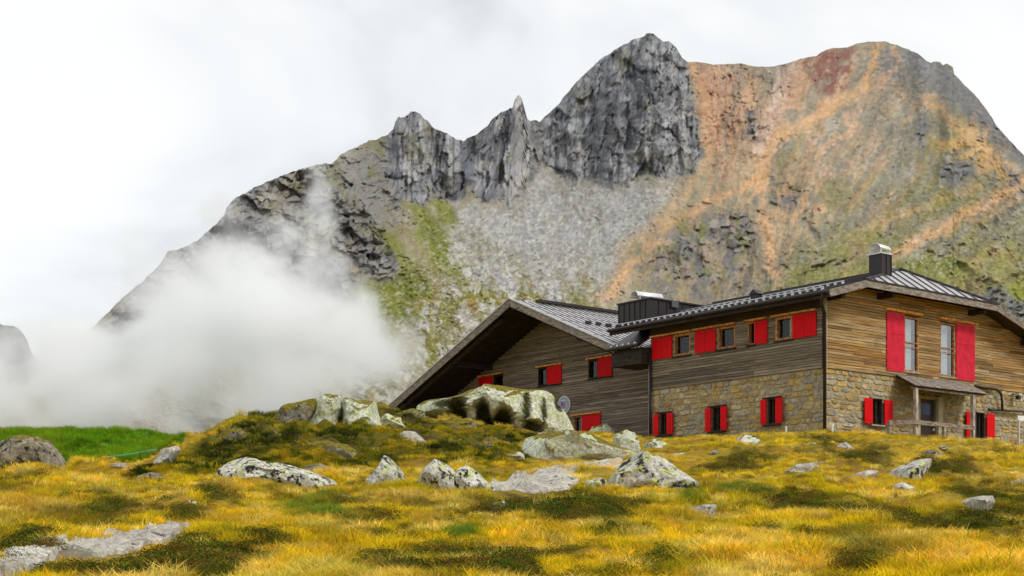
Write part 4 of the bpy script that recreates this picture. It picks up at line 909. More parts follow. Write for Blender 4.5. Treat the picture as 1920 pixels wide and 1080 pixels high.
# skirt and drain pipe at the foot of the long wall, waste pipe on the gable-end wall
MB().box(-.22, -.02, .8, LW - .1, -.30, .06).build('foundation_ledge', simple('grey_concrete', (.30, .30, .30), .9, 0, .2, 3), wing)
px_, pz_ = on_y(1833, 727, 0); qx_, qz_ = on_y(1872, 735, 0)
MB().tube([(px_ - .3, -.06, pz_ + .05), (qx_ - .35, -.16, qz_ + .06), (qx_ - .08, -.18, qz_ - .1), (qx_, -.18, qz_ - .4), (qx_ + .03, -.16, on_y(1876, 772, 0)[1])], .055, 10).build('waste_pipe', M['darkmetal'], wing, smooth=True)
MB().tube([(qx_ - .9, -.12, on_y(1850, 768, 0)[1] - .02), (qx_ + .05, -.14, on_y(1876, 770, 0)[1]), (WW, -.14, on_y(1912, 772, 0)[1])], .05, 8).build('waste_pipe', M['darkmetal'], wing, smooth=True)

# door canopy and its rail: fixed to the house, parts of the wing
cx0, cz0 = on_y(1678, 701, 0); cx1, cz1 = on_y(1815, 722, 0)
CO = 1.25
fx0, fz0 = on_y(1712, 724, -CO); fx1, fz1 = on_y(1848, 738, -CO)
cz = (cz0 + cz1) / 2 - .02; fz = (fz0 + fz1) / 2
can = MB().slab([(cx0, -.04, cz), (fx0 - .0, -CO, fz), (fx1, -CO, fz), (cx1, -.04, cz)][::-1], .05).build('canopy', M['beam_dark'], wing)
n = 11
for k in range(n):
    a, b = cx0 + (cx1 - cx0) * k / n, cx0 + (cx1 - cx0) * (k + 1) / n; c, d = fx0 + (fx1 - fx0) * k / n, fx0 + (fx1 - fx0) * (k + 1) / n
    MB().slab([(a + .01, -.03, cz + .045), (c + .01, -CO - .06, fz + .04 + .006 * (k % 2)), (d - .01, -CO - .06, fz + .04), (b - .01, -.03, cz + .045)][::-1], .035).build('canopy_board', M['barge'], can)
px1 = on_y(1717, 0, -CO + .1)[0]; px2 = on_y(1824, 0, -CO + .1)[0]
for x in (px1, px2): MB().box(x - .07, x + .07, -CO + .03, -CO + .17, -.8, fz - .04).build('canopy_post', M['post'], can)
MB().beam((fx0 + .1, -CO + .1, fz - .06), (fx1 - .1, -CO + .1, fz - .06), .12, .12).build('canopy_beam', M['beam'], can)
rx0, rz0 = on_y(1676, 793, -CO - .3); rx1, rz1 = on_y(1716, 787, -CO - .1); rx2, rz2 = on_y(1829, 806, -CO - .1)
rz = (rz1 + rz2) / 2
MB().beam((rx0, -CO - .05, rz - .12), (rx1, -CO - .02, rz), .10, .16).build('porch_rail', M['beam'], wing); MB().beam((rx1 + .01, -CO - .02, rz), (rx2, -CO - .02, rz), .10, .17).build('porch_rail', M['beam'], wing)
for x in (rx0 + .1, (rx1 + rx2) / 2, ): MB().box(x - .06, x + .06, -CO - .07, -CO + .05, -.8, rz - .05).build('rail_post', M['deck'], wing)
MB().box(px1 - .5, px2 + .6, -CO - .05, -.15, -.65, -.48).build('porch_deck', M['deck'], wing)

# --- timber house ------------------------------------------------------------------------------
GF = 2.3; GB = -.5; AY = LW + 8.9; AZ = 12.41 - ZB; GS = .416
def gab_z(y): return AZ - GS * abs(y - AY)
GY0, GY1 = LW + 1.66, LW + 21.2
gw = []
for w_, s_, yy in (((926, 944), (900, 925), (703, 738)), ((1010, 1027), (1028, 1055), (687, 722)), ((1104, 1122), (1123, 1150), (672, 706)), ((1076, 1092), (1093, 1128), (778, 801))):
    a, zt = on_x(w_[1], yy[0] + 3, GF); b, zb = on_x(w_[0], yy[1], GF)
    s0 = on_x(s_[1], 0, GF)[0]; s1 = on_x(s_[0], 0, GF)[0]; zm = on_x(s_[0], yy[0], GF)[1]; zl = on_x((s_[0] + s_[1]) / 2, yy[1], GF)[1]
    gw.append((a, b, s0, s1, zl, (zt + zm) / 2))
gz0 = [(w[4], w[5]) for w in gw]
UZB = sum(z[0] for z in gz0[:3]) / 3; UZT = sum(z[1] for z in gz0[:3]) / 3
gw = [(a, b, c, d, UZB, UZT) if k < 3 else (a, b, c, d, zt - .75, zt) for k, (a, b, c, d, zb, zt) in enumerate(gw)]
holes_g = [(w[0], w[1], w[4], w[5]) for w in gw]
def gable_wall():
    mb = MB(); y0, y1 = LW + .2, GY1 - 1.4
    low = gab_z(y1) - .3; cuts = sorted({y0, y1, *[h for q in holes_g for h in q[:2]]})
    for p, q in zip(cuts[:-1], cuts[1:]):
        z = -1.5
        for h in sorted(h for h in holes_g if h[0] <= p + 1e-6 and h[1] >= q - 1e-6):
            bx('y', GF, p, q, z, h[2], -.3, 0, mb); z = h[3]
        bx('y', GF, p, q, z, UZT + .35 if z < UZT + .3 else z + .1, -.3, 0, mb) if p < 99 else 0
    return mb
g_mb = MB(); y0, y1 = LW + .2, GY1 - 1.4
cuts = sorted({y0, y1, AY, *[h for q in holes_g for h in q[:2]]})
for p, q in zip(cuts[:-1], cuts[1:]):
    z = -1.5
    for h in sorted([h for h in holes_g if h[0] <= p + 1e-6 and h[1] >= q - 1e-6], key=lambda h: h[2]):
        bx('y', GF, p, q, z, h[2], -.3, 0, g_mb); z = h[3]
    tp, tq = gab_z(p) - .12, gab_z(q) - .12
    v = [(x, yy, zz) for x in (GF, GF + .3) for yy, zz in ((p, z), (q, z), (q, tq), (p, tp))]
    g_mb.add(v, [(0, 1, 2, 3), (7, 6, 5, 4), (0, 4, 5, 1), (1, 5, 6, 2), (2, 6, 7, 3), (3, 7, 4, 0)])
gwall = g_mb.build('gable_wall', M['beam_dark'], gab)
MB().add([(GF + .45, y0 + .1, -1.5), (GF + .45, y1, -1.5), (GF + .45, y1, gab_z(y1) - .3), (GF + .45, AY, AZ - .4), (GF + .45, y0 + .1, gab_z(y0) - .3)] + [(GF + 12, y0 + .1, -1.5), (GF + 12, y1, -1.5), (GF + 12, y1, gab_z(y1) - .3), (GF + 12, AY, AZ - .4), (GF + 12, y0 + .1, gab_z(y0) - .3)],
         [(0, 1, 2, 3, 4), (9, 8, 7, 6, 5), (0, 5, 6, 1), (1, 6, 7, 2), (2, 7, 8, 3), (3, 8, 9, 4), (4, 9, 5, 0)]).build('interior_block', M['interior'], gab)
def gzf(z):
    if z is None: return AZ - .3
    h = (AZ - .2 - z) / GS
    return (max(y0, AY - h), min(y1, AY + h))
plank_rows(gwall, M['wood_dark_y'], 'y', GF, y0, y1, .0, gzf, holes_g, rh=.118, seed=9, seg=(4.0, 9.0))
for k, (a, b, s0, s1, zb, zt) in enumerate(gw):
    w = window(gab, 'y', GF, a, b, zb, zt, M['frame'] if k == 3 else M['beam_dark'], .14, .06)
    shutter(w, 'y', GF, s0, s1, zb + .02, zt - .01, M['red'])
    bx('y', GF, min(a, s0) - .06, max(b, s1) + .06, zt + .02, zt + .09, .035, .17).build('lintel_board', M['lintel'], w)
    bx('y', GF, min(a, s0) - .02, max(b, s1) + .02, zb - .05, zb, .035, .10).build('sill', M['beam_dark'], w)
# roof: two slopes, barge boards, purlins, seams, snow guards
GX1 = 13.0
gr_ = MB(); gr_.slab([(GB, AY, AZ), (GB, GY0, gab_z(GY0)), (GX1, GY0, gab_z(GY0)), (GX1, AY, AZ)], .12)
groof = gr_.build('roof', M['zinc'], gab)
MB().slab([(GB, GY1, gab_z(GY1)), (GB, AY, AZ), (GX1, AY, AZ), (GX1, GY1, gab_z(GY1))], .12).build('roof_slope', M['darkmetal'], groof)
MB().slab([(GB + .02, AY, AZ - .125), (GB + .02, GY0, gab_z(GY0) - .125), (GX1, GY0, gab_z(GY0) - .125), (GX1, AY, AZ - .125)], .05).build('soffit', M['beam_dark'], groof)
MB().slab([(GB + .02, GY1, gab_z(GY1) - .125), (GB + .02, AY, AZ - .125), (GX1, AY, AZ - .125), (GX1, GY1, gab_z(GY1) - .125)], .05).build('soffit', M['beam_dark'], groof)
for e in (GY0, GY1): MB().beam((GB - .03, AY, AZ - .15), (GB - .03, e, gab_z(e) - .15), .06, .34).build('barge_board', M['barge'], groof)
MB().beam((GB - .05, AY, AZ + .05), (GB - .05, GY1, gab_z(GY1) + .05), .10, .05).build('drip_edge', M['zinc'], groof); MB().beam((GB - .05, AY, AZ + .05), (GB - .05, GY0, gab_z(GY0) + .05), .10, .05).build('drip_edge', M['guard'], groof)
mb = MB(); x = GB + .25
while x < 12:
    mb.beam((x, AY, AZ + .015), (x, GY0, gab_z(GY0) + .015), .025, .035); x += .42
mb.build('roof_seams', M['zinc_dark'], groof, kind='stuff')
mb = MB(); yy = AY - 1.0
while yy > GY0 + .2: mb.beam((GB, yy, gab_z(yy) + .004), (GX1, yy, gab_z(yy) + .004), .03, .02); yy -= 1.1
mb.build('roof_sheet_laps', M['zinc_dark'], groof, kind='stuff')
MB().beam((GB + 1.6, AY - .05, AZ + .10), (GX1, AY - .05, AZ + .10), .34, .12).build('ridge_cap', M['darkmetal'], groof)
mb = MB(); yy = AY - 3.4; x = 1.2
for k in range(16): mb.box(x + k * .62, x + k * .62 + .28, yy - .06, yy + .06, gab_z(yy) + .03, gab_z(yy) + .16)
mb.build('snow_guard_brackets', M['darkmetal'], groof, kind='stuff')
for yy, ll in ((AY, 0), (AY - 4.6, 0), (AY + 5.0, 0), (AY + 9.2, 0)):
    MB().beam((GB + .15, yy, gab_z(yy) - .34), (GF + .4, yy, gab_z(yy) - .34), .24, .30).build('purlin', M['beam_dark'], groof)
MB().beam((GB + .35, AY - 2.6, gab_z(AY - 2.6) - .36), (GB + .35, AY - 6.6, gab_z(AY - 6.6) - .36), .16, .22).build('rafter', M['beam_dark'], groof)
MB().beam((GB + .35, AY + 1.0, gab_z(AY + 1.0) - .36), (GB + .35, GY1 - .3, gab_z(GY1 - .3) - .36), .16, .22).build('rafter', M['beam_dark'], groof)
# dark lean-to roof between the two houses, under the wing's overhang
LZ0 = on_x(1222, 622, -.3)[1]; LZ1 = on_x(1190, 650, -.5)[1]
jy0, jy1 = LW + .03, GY0 + .25
MB().slab([(-.75, jy0, LZ1 + .02), (-.75, jy1, LZ1 + .02), (1.0, jy1, wing_roof_z(1.0) - .30), (1.0, jy0, wing_roof_z(1.0) - .30)][::-1], .10).build('connecting_roof', M['darkmetal'], wing)
MB().tube([(-.80, jy0 - .1, LZ1), (-.80, jy1, LZ1 - .02)], .08, 8).build('gutter', M['darkmetal'], wing)
MB().box(-.55, .9, jy0, jy1 - .05, LZ1 - .75, LZ1 - .06).build('eaves_box', M['beam_dark'], wing)
mb = MB()
for k in range(5): mb.box(-.86, -.78, jy0 + .05 + k * .36, jy0 + .15 + k * .36, LZ1 + .06, LZ1 + .13)
mb.build('snow_guard_brackets', M['guard'], wing, kind='stuff')

# --- round sign on the timber wall ---------------------------------------------------------------
sy_, sz_ = on_x(1054, 759, GF - .2)
sg = empty('round_sign', (C0.x, C0.y, ZB), ROT, label='round blue-grey sign with pale rim and red emblem on the dark boarded wall', cat='sign')
def disc(name, mat, r, o0, o1, parent, cy0=0, cz0=0, n=36):
    v = [(GF - o, sy_ + cy0 + r * math.cos(2 * math.pi * k / n), sz_ + cz0 + r * math.sin(2 * math.pi * k / n)) for o in (o0, o1) for k in range(n)]
    f = [tuple(range(n)), tuple(range(2 * n - 1, n - 1, -1))] + [(k, n + k, n + (k + 1) % n, (k + 1) % n) for k in range(n)]
    return mesh_obj(name, v, f, mat, parent)
disc('rim', M['white'], .44, .04, .10, sg); disc('face', M['sign_blue'], .385, .101, .115, sg)
MB().box(GF - .122, GF - .116, sy_ - .10, sy_ + .02, sz_ - .17, sz_ + .12).build('emblem', M['sign_red'], sg)
MB().box(GF - .122, GF - .116, sy_ + .03, sy_ + .19, sz_ - .05, sz_ + .16).build('emblem', M['sign_dblue'], sg)
MB().box(GF - .122, GF - .116, sy_ - .18, sy_ + .14, sz_ - .23, sz_ - .19).build('lettering_bar', M['white'], sg)
MB().box(GF - .122, GF - .116, sy_ - .16, sy_ + .16, sz_ + .20, sz_ + .235).build('lettering_bar', M['white'], sg)
# things at the right end of the gable-end wall
def W(x, y, z=0):   # local -> world
    p = C0 + D2 * x + D1 * y; return Vector((p.x, p.y, ZB + z))
lx, lz = on_y(1909, 742, -.3)
lp = empty('wall_lamp', W(lx, 0, lz), ROT, label='small dark lamp at the right end of the stone wall, just under the boarding', cat='lamp')
MB().box(-.04, .04, -.30, -.03, .05, .10).build('bracket', M['darkmetal'], lp); MB().box(-.13, .13, -.42, -.18, .0, .10).build('lamp_shade', M['zinc'], lp); MB().box(-.08, .08, -.38, -.22, -.16, -.005).build('lamp_glass', M['darkmetal'], lp)
mx_, mz_ = on_y(1911, 782, -1.6)
mp_ = empty('metal_post', W(mx_, -1.6, -.5), ROT, label='thin galvanised post at the right edge with a white plate on top', cat='post')
MB().tube([(0, 0, -.4), (0, 0, mz_ + .55)], .035, 8).build('pole', M['guard'], mp_); MB().box(-.12, .35, -.03, .03, mz_ + .36, mz_ + .56).build('plate', M['white'], mp_)
tx_, tz_ = on_y(1876, 822, -.8)
tp = empty('covered_woodpile', W(tx_, -.8, -.7), ROT, label='low heap under black tarp leaning at the wall by the right-hand red shutters', cat='woodpile')
def heap(nm, mat, sx, sy, sz, parent, seed, off=(0, 0, 0)):
    bm = bmesh.new(); bmesh.ops.create_icosphere(bm, subdivisions=3, radius=1)
    for v in bm.verts:
        n_ = mnoise.fractal(v.co * 1.6 + Vector((seed, 0, 0)), 1, 2, 3); v.co *= 1 + .28 * n_
        v.co = Vector((v.co.x * sx + off[0], v.co.y * sy + off[1], v.co.z * sz + off[2]))
    me = bpy.data.meshes.new(nm); bm.to_mesh(me); bm.free(); me.materials.append(mat); o = bpy.data.objects.new(nm, me); col.objects.link(o); o.parent = parent; return o
heap('tarp', M['tarp'], .62, .5, .85, tp, 3, (0, 0, .1)); MB().beam((-.55, -.35, -.3), (-.1, -.15, 1.25), .04, .04).build('pole', M['guard'], tp)

# ------------------------------------------------------------------ boulders and slabs
def rock(label, poly, mat, depth=None, base=None, lift=0, clear=.45, cuts=9, rough=.10, seed=None, cat='boulder', group=None, sub=4, Y=None, tag_name='boulder', notches=()):
    """solid stone whose outline from the meadow is the given one; depth is its real thickness along the view"""
    P = np.array(poly, float); cx, cyp = P[:, 0].mean(), P[:, 1].mean()
    mnx, mxx = P[:, 0].min(), P[:, 0].max(); by = base or P[:, 1].max() - 3
    X0, Y0, Z0 = ground_hit((mnx + mxx) / 2, by) if Y is None else ((cx - HX) / FPX * Y, Y, 0)
    w = (mxx - mnx) / FPX * Y0
    D = depth if depth else w * .38
    Yc = Y0 + D * .55
    s = Yc / FPX
    Q = np.stack([(P[:, 0] - cx) * s, (cyp - P[:, 1]) * s], 1)
    Q[:, 1] = np.where(P[:, 1] > by - 8, Q[:, 1] - .22 - .05 * D, Q[:, 1])       # bury the foot
    ctr = np.array([(cx - HX) * s, Yc, (HY - cyp) * s + lift])
    ang = np.arctan2(Q[:, 1], Q[:, 0])
    def Rad(th):
        dx, dz = math.cos(th), math.sin(th); best = 1e9
        n = len(Q)
        for i in range(n):
            x1, z1 = Q[i]; x2, z2 = Q[(i + 1) % n]; ex, ez = x2 - x1, z2 - z1
            den = dx * ez - dz * ex
            if abs(den) < 1e-9: continue
            t = (x1 * ez - z1 * ex) / den; u = (x1 * dz - z1 * dx) / den
            if t > 0 and -1e-6 <= u <= 1 + 1e-6: best = min(best, t)
        return best if best < 1e8 else .3
    tab = np.array([Rad(-math.pi + 2 * math.pi * k / 240) for k in range(241)])
    sd = seed if seed is not None else int(cx * 7 + cyp)
    r_ = random.Random(sd); bm = bmesh.new(); bmesh.ops.create_icosphere(bm, subdivisions=sub, radius=1)
    pl = []
    for _ in range(cuts):
        n_ = Vector((r_.uniform(-1, 1), r_.uniform(-1, -.1), r_.uniform(-.6, .9))).normalized(); pl.append((n_, r_.uniform(.60, .88)))
    sz = max(w, .3); hv = []
    for v in bm.verts:
        p = v.co.copy()
        for n_, d in pl:
            k = p.dot(n_) - d
            if k > 0: p -= n_ * k
        th_ = math.atan2(v.co.z, v.co.x); c = math.hypot(p.x, p.z); th2 = math.atan2(p.z, p.x)
        rr = float(np.interp(th2, np.linspace(-math.pi, math.pi, 241), tab))
        cc = min(1, c * 1.22)
        q = Vector((rr * math.cos(th2) * cc, D * p.y, rr * math.sin(th2) * cc))
        f = 2.2 / max(.5, sz ** .7); sv = q * f + Vector((sd % 97, 0, sd % 31))
        nn = mnoise.fractal(sv, .9, 2.1, 4) * .55 + (0.5 - abs(mnoise.noise(sv * .9 + Vector((5, 5, 5))))) * .35
        am = rough * min(sz, 2.2) * (.35 + .65 * abs(p.y))
        vd, vp = mnoise.voronoi(sv * 1.15); rv = mnoise.noise_vector(vp[0] * 7.7 + Vector((sd % 13, 1, 2))); fac = (sv * 1.15 - vp[0]).dot(rv) * 1.3 + rv.x * .5
        nrm = Vector((q.x, q.y, q.z)).normalized(); q += nrm * (nn + fac * ANG) * am
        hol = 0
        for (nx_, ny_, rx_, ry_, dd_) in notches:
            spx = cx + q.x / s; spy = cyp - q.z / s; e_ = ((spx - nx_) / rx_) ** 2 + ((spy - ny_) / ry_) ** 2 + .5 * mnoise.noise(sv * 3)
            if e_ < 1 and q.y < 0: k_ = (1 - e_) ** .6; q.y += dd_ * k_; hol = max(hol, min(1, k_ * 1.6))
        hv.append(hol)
        v.co = q
    bm.normal_update(); me = bpy.data.meshes.new('boulder'); bm.to_mesh(me); bm.free(); me.materials.append(mat)
    me.polygons.foreach_set('use_smooth', [True] * len(me.polygons))
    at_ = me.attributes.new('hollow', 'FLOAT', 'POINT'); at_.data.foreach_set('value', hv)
    try: me.set_sharp_from_angle(angle=R(30))
    except Exception: pass
    o = bpy.data.objects.new(tag_name, me); col.objects.link(o); o.location = ctr
    tag(o, label, cat, group or 'boulders and slabs lying in the alpine meadow'); ROCKS.append((P, Y0, o, D, clear)); return o
ANG = 1.3
ROCKS = []
SUBR = 5
rock('large dark angular boulder at the left edge below the bright green bank', [(-60, 900), (-70, 860), (-30, 838), (0, 832), (30, 821), (60, 815), (82, 816), (95, 832), (108, 856), (118, 870), (119, 884), (70, 888), (20, 897)], M['b_dark'], 1.1, 892, cuts=12, sub=SUBR)
rock('low slab with black lichen at its left end and yellow-green crust, below the mossy knoll', [(400, 897), (410, 876), (438, 862), (462, 856), (492, 863), (530, 868), (580, 884), (620, 899), (642, 916), (600, 924), (500, 920), (430, 912)], M['b_spot'], 1.1, 915, cuts=14, rough=.07, sub=SUBR)
rock('small steep pyramid-shaped rock with lichen, left of the two-peaked pair', [(678, 918), (688, 900), (704, 876), (717, 853), (726, 856), (742, 873), (757, 892), (773, 918), (720, 926)], M['b_lichen'], .7, 918, cuts=12, rough=.06, sub=SUBR)
rock('pale triangular rock with a sharp peak beside a smaller tilted rock', [(772, 920), (783, 895), (800, 874), (815, 862), (828, 866), (848, 879), (868, 900), (882, 925), (820, 928)], M['b_lichen'], .8, 920, cuts=12, rough=.06, sub=SUBR)
rock('tilted rock sloping down to the right, pressed against the pale triangular rock', [(848, 925), (853, 893), (860, 880), (876, 875), (895, 886), (912, 902), (932, 922), (948, 944), (900, 940)], M['b_spot'], .7, 932, cuts=10, rough=.06, sub=SUBR)
rock('big triangular rock with white and yellow-green lichen in front of the stone house', [(1130, 915), (1148, 892), (1168, 868), (1190, 847), (1206, 843), (1222, 855), (1246, 861), (1268, 882), (1292, 896), (1312, 910), (1270, 920), (1215, 930), (1170, 926)], M['b_lichen'], 1.2, 918, cuts=14, rough=.06, sub=SUBR)
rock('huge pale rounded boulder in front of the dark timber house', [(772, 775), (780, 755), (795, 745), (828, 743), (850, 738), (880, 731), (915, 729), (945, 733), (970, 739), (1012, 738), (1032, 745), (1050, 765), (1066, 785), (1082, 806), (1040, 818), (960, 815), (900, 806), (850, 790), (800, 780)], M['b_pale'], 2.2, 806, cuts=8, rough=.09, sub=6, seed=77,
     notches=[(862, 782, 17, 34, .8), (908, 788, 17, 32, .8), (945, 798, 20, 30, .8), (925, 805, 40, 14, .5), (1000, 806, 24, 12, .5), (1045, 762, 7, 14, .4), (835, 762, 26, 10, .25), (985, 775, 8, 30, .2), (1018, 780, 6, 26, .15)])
rock('wide low lichen-green outcrop just below the huge pale boulder', [(970, 862), (978, 835), (990, 818), (1030, 810), (1075, 808), (1110, 815), (1150, 834), (1190, 848), (1202, 858), (1130, 868), (1040, 868)], M['b_pale'], 1.5, 862, cuts=9, rough=.07, sub=SUBR)
rock('pale knobbly rock above the big triangular rock, left of the corner pipe', [(1150, 835), (1156, 814), (1172, 806), (1190, 812), (1200, 830), (1212, 850), (1190, 858), (1160, 852)], M['b_pale'], .8, 850, sub=4)
rock('small pale rock below the first ground-floor window of the stone house', [(1208, 848), (1212, 830), (1228, 822), (1246, 832), (1250, 848), (1228, 854)], M['b_pale'], .6, 848, sub=4)
rock('flat tan slab to the right behind the big triangular rock', [(1235, 866), (1245, 853), (1275, 849), (1306, 847), (1306, 858), (1285, 868), (1250, 872)], M['b_bare'], .6, 864, rough=.04, sub=4)
rock('split pale rock slab standing at the top of the mossy knoll, left half', [(572, 826), (578, 790), (590, 765), (602, 748), (616, 741), (641, 742), (643, 790), (642, 822), (605, 832)], M['b_pale'], 1.3, 822, cuts=9, rough=.07, sub=SUBR, Y=46.4, clear=.05)
rock('greenish slab with a straight top edge at the right of the mossy knoll', [(644, 815), (645, 748), (668, 747), (702, 754), (708, 778), (722, 805), (728, 825), (690, 828), (655, 826)], M['b_pale'], 1.3, 822, cuts=9, rough=.07, sub=SUBR, Y=46.4, clear=.05)
rock('low rough rock on the left shoulder of the mossy knoll top', [(488, 815), (500, 790), (518, 772), (545, 760), (588, 748), (600, 780), (596, 815), (545, 822)], M['b_moss'], 1.3, 815, cuts=9, rough=.09, sub=SUBR, Y=46.4, clear=.05)
rock('upright mossy rock rib in the middle of the mossy knoll', [(486, 858), (482, 838), (490, 818), (500, 804), (520, 800), (530, 820), (520, 850), (505, 866)], M['b_moss'], .6, 856, rough=.09, sub=4, Y=43.6)
rock('leaning pale slab at the left foot of the mossy knoll', [(280, 884), (290, 864), (305, 846), (330, 834), (336, 842), (322, 862), (306, 882), (292, 890)], M['b_bare'], .5, 880, rough=.05, sub=4)
rock('pale wedge of bare rock on the slope between knoll and huge boulder', [(742, 835), (745, 816), (760, 808), (778, 810), (800, 828), (825, 848), (850, 864), (838, 870), (800, 858), (765, 844)], M['b_bare'], .7, 840, rough=.05, sub=4)
rock('small dark-sided stone with a white top, above the lower left slab', [(330, 960), (336, 942), (350, 936), (368, 940), (374, 955), (362, 968), (342, 968)], M['b_spot'], .3, 962, sub=4)
rock('weathered rock with brown face beside the dark green bush at right', [(1662, 898), (1672, 882), (1700, 870), (1730, 860), (1748, 858), (1744, 880), (1722, 898), (1690, 904)], M['b_lichen'], .8, 896, rough=.06, sub=4)
rock('flat grey slab left of the weathered rock at right', [(1580, 900), (1600, 888), (1630, 881), (1644, 884), (1632, 896), (1605, 902)], M['b_bare'], .6, 896, rough=.04, sub=4)
rock('rounded pale stone half sunk in dark shrubs near the right edge', [(1798, 962), (1806, 942), (1826, 932), (1858, 930), (1864, 942), (1848, 958), (1820, 970)], M['b_bare'], .5, 962, rough=.05, sub=4)
rock('small broken stone between the weathered rock and the sunk stone', [(1666, 925), (1676, 910), (1692, 904), (1712, 914), (1704, 928), (1684, 932)], M['b_lichen'], .4, 926, sub=4)
rock('low tan stone in the open yellow grass below the big triangular rock', [(1282, 966), (1296, 952), (1320, 946), (1342, 946), (1338, 958), (1310, 968)], M['b_bare'], .4, 962, rough=.04, sub=4)
rock('tiny white stone in the yellow grass right of the big triangular rock', [(1335, 900), (1342, 891), (1356, 890), (1364, 897), (1354, 903)], M['b_bare'], .25, 899, sub=3)
rock('yellow-green lichen stone in front of the stone wall between two windows', [(1368, 842), (1378, 826), (1394, 815), (1412, 817), (1422, 830), (1420, 842), (1395, 846)], M['b_lichen'], .6, 840, sub=4)
rock('small pinkish stone below the corner of the stone house', [(1500, 845), (1508, 834), (1526, 829), (1540, 836), (1536, 846), (1516, 850)], M['b_lichen'], .5, 845, sub=4)
rock('grey stone below the left red-shuttered window of the gable-end wall', [(1560, 850), (1568, 836), (1586, 830), (1602, 838), (1604, 848), (1582, 854)], M['b_bare'], .5, 848, sub=4)
rock('flat white slab in the meadow under the lichen slab with a black end', [(270, 920), (285, 912), (320, 911), (346, 915), (342, 921), (300, 923)], M['b_bare'], .5, 919, rough=.03, sub=4)
rock('small rounded grey stone touching the left end of the black-ended slab', [(362, 914), (370, 900), (386, 896), (404, 902), (408, 914), (386, 918)], M['b_bare'], .35, 913, sub=4)
rock('small lichen-covered stone between the left boulder and the knoll', [(198, 890), (206, 876), (222, 869), (236, 876), (238, 888), (220, 893)], M['b_pale'], .4, 888, sub=4)
rock('yellow-green stone at the left of the dark shrub patch in mid meadow', [(912, 955), (925, 943), (945, 938), (955, 948), (946, 962), (924, 966)], M['b_pale'], .35, 960, sub=4)
rock('flat green stone inside the dark shrub patch in mid meadow', [(1002, 950), (1014, 941), (1030, 939), (1036, 945), (1022, 953)], M['b_pale'], .3, 950, sub=3)
rock('pale stone at the right edge in front of the house', [(1896, 918), (1902, 904), (1916, 897), (1950, 900), (1955, 918), (1920, 924)], M['b_bare'], .5, 916, sub=4)
rock('low pinkish stone in the slope right of the weathered rock', [(1880, 898), (1892, 886), (1908, 883), (1920, 888), (1916, 898), (1896, 902)], M['b_bare'], .4, 897, sub=4)
rock('thin tan slab nearly hidden in grass at the bottom centre right', [(1370, 988), (1400, 980), (1425, 984), (1420, 992), (1390, 996)], M['b_bare'], .3, 990, rough=.03, sub=3)
rock('brownish rock at the left foot of the mossy knoll, mostly moss', [(256, 908), (262, 894), (282, 884), (300, 888), (310, 902), (290, 912)], M['b_dark'], .5, 906, sub=4)
rock('small pale stone above the flat tan slab, beside the corner pipe', [(1100, 812), (1112, 799), (1132, 796), (1150, 802), (1156, 812), (1130, 818)], M['b_pale'], .6, 812, sub=4)
rock('mossy crag jutting from the left flank of the knoll, left of the rib', [(395, 850), (402, 828), (420, 808), (445, 800), (462, 812), (466, 840), (440, 856), (412, 860)], M['b_moss'], .8, 850, rough=.10, sub=SUBR, clear=.1)
rock('mossy ledge on the front of the knoll under the pale split slab', [(560, 850), (575, 832), (610, 826), (650, 832), (672, 848), (650, 860), (600, 862)], M['b_moss'], .7, 856, rough=.09, sub=SUBR, clear=.1)
rock('dark mossy ledge between the pale wedge and the wide outcrop, upper', [(800, 806), (812, 790), (850, 784), (890, 792), (905, 808), (870, 818), (820, 816)], M['b_moss'], .8, 812, rough=.09, sub=SUBR, clear=.1)
rock('dark mossy ledge between the pale wedge and the wide outcrop, lower', [(870, 852), (880, 832), (915, 822), (955, 828), (972, 846), (940, 858), (895, 860)], M['b_moss'], .8, 852, rough=.09, sub=SUBR, clear=.1)
rock('pale ledge strip under the right side of the mossy knoll', [(700, 838), (712, 826), (740, 832), (752, 846), (735, 854), (710, 850)], M['b_pale'], .5, 848, rough=.06, sub=4, clear=.3)
rock('dark crevice rock at the lower right foot of the knoll', [(560, 886), (572, 872), (600, 868), (622, 876), (615, 890), (585, 893)], M['b_dark'], .4, 888, rough=.08, sub=4, clear=.2)
rock('brown-grey stone bedded in shrubs below the porch', [(1720, 858), (1732, 846), (1752, 842), (1766, 850), (1760, 860), (1738, 864)], M['b_dark'], .4, 860, rough=.08, sub=4)
rock('low tan ledge on the slope between the lichen stone and the flat grey slab', [(1480, 884), (1492, 872), (1520, 868), (1540, 876), (1530, 886), (1500, 889)], M['b_bare'], .4, 885, rough=.07, sub=4)
rock('low broken pale rock at the right foot of the summit slabs of the knoll', [(700, 806), (712, 786), (728, 776), (748, 782), (760, 800), (740, 812), (715, 814)], M['b_pale'], .7, 808, cuts=9, rough=.08, sub=SUBR, clear=.1)
rock('narrow mossy rock step on the slope left of the huge pale boulder', [(735, 790), (750, 774), (775, 766), (795, 772), (800, 788), (775, 796), (750, 798)], M['b_moss'], .7, 794, rough=.09, sub=SUBR, clear=.1)
rock('pale cracked rock against the left end of the wide lichen-green outcrop', [(935, 866), (945, 850), (965, 844), (982, 852), (984, 866), (960, 872)], M['b_pale'], .5, 866, rough=.08, sub=4)
rock('mottled low rock touching the left foot of the big triangular rock', [(1085, 918), (1098, 902), (1120, 897), (1140, 904), (1142, 918), (1115, 925)], M['b_lichen'], .5, 918, rough=.08, sub=4)
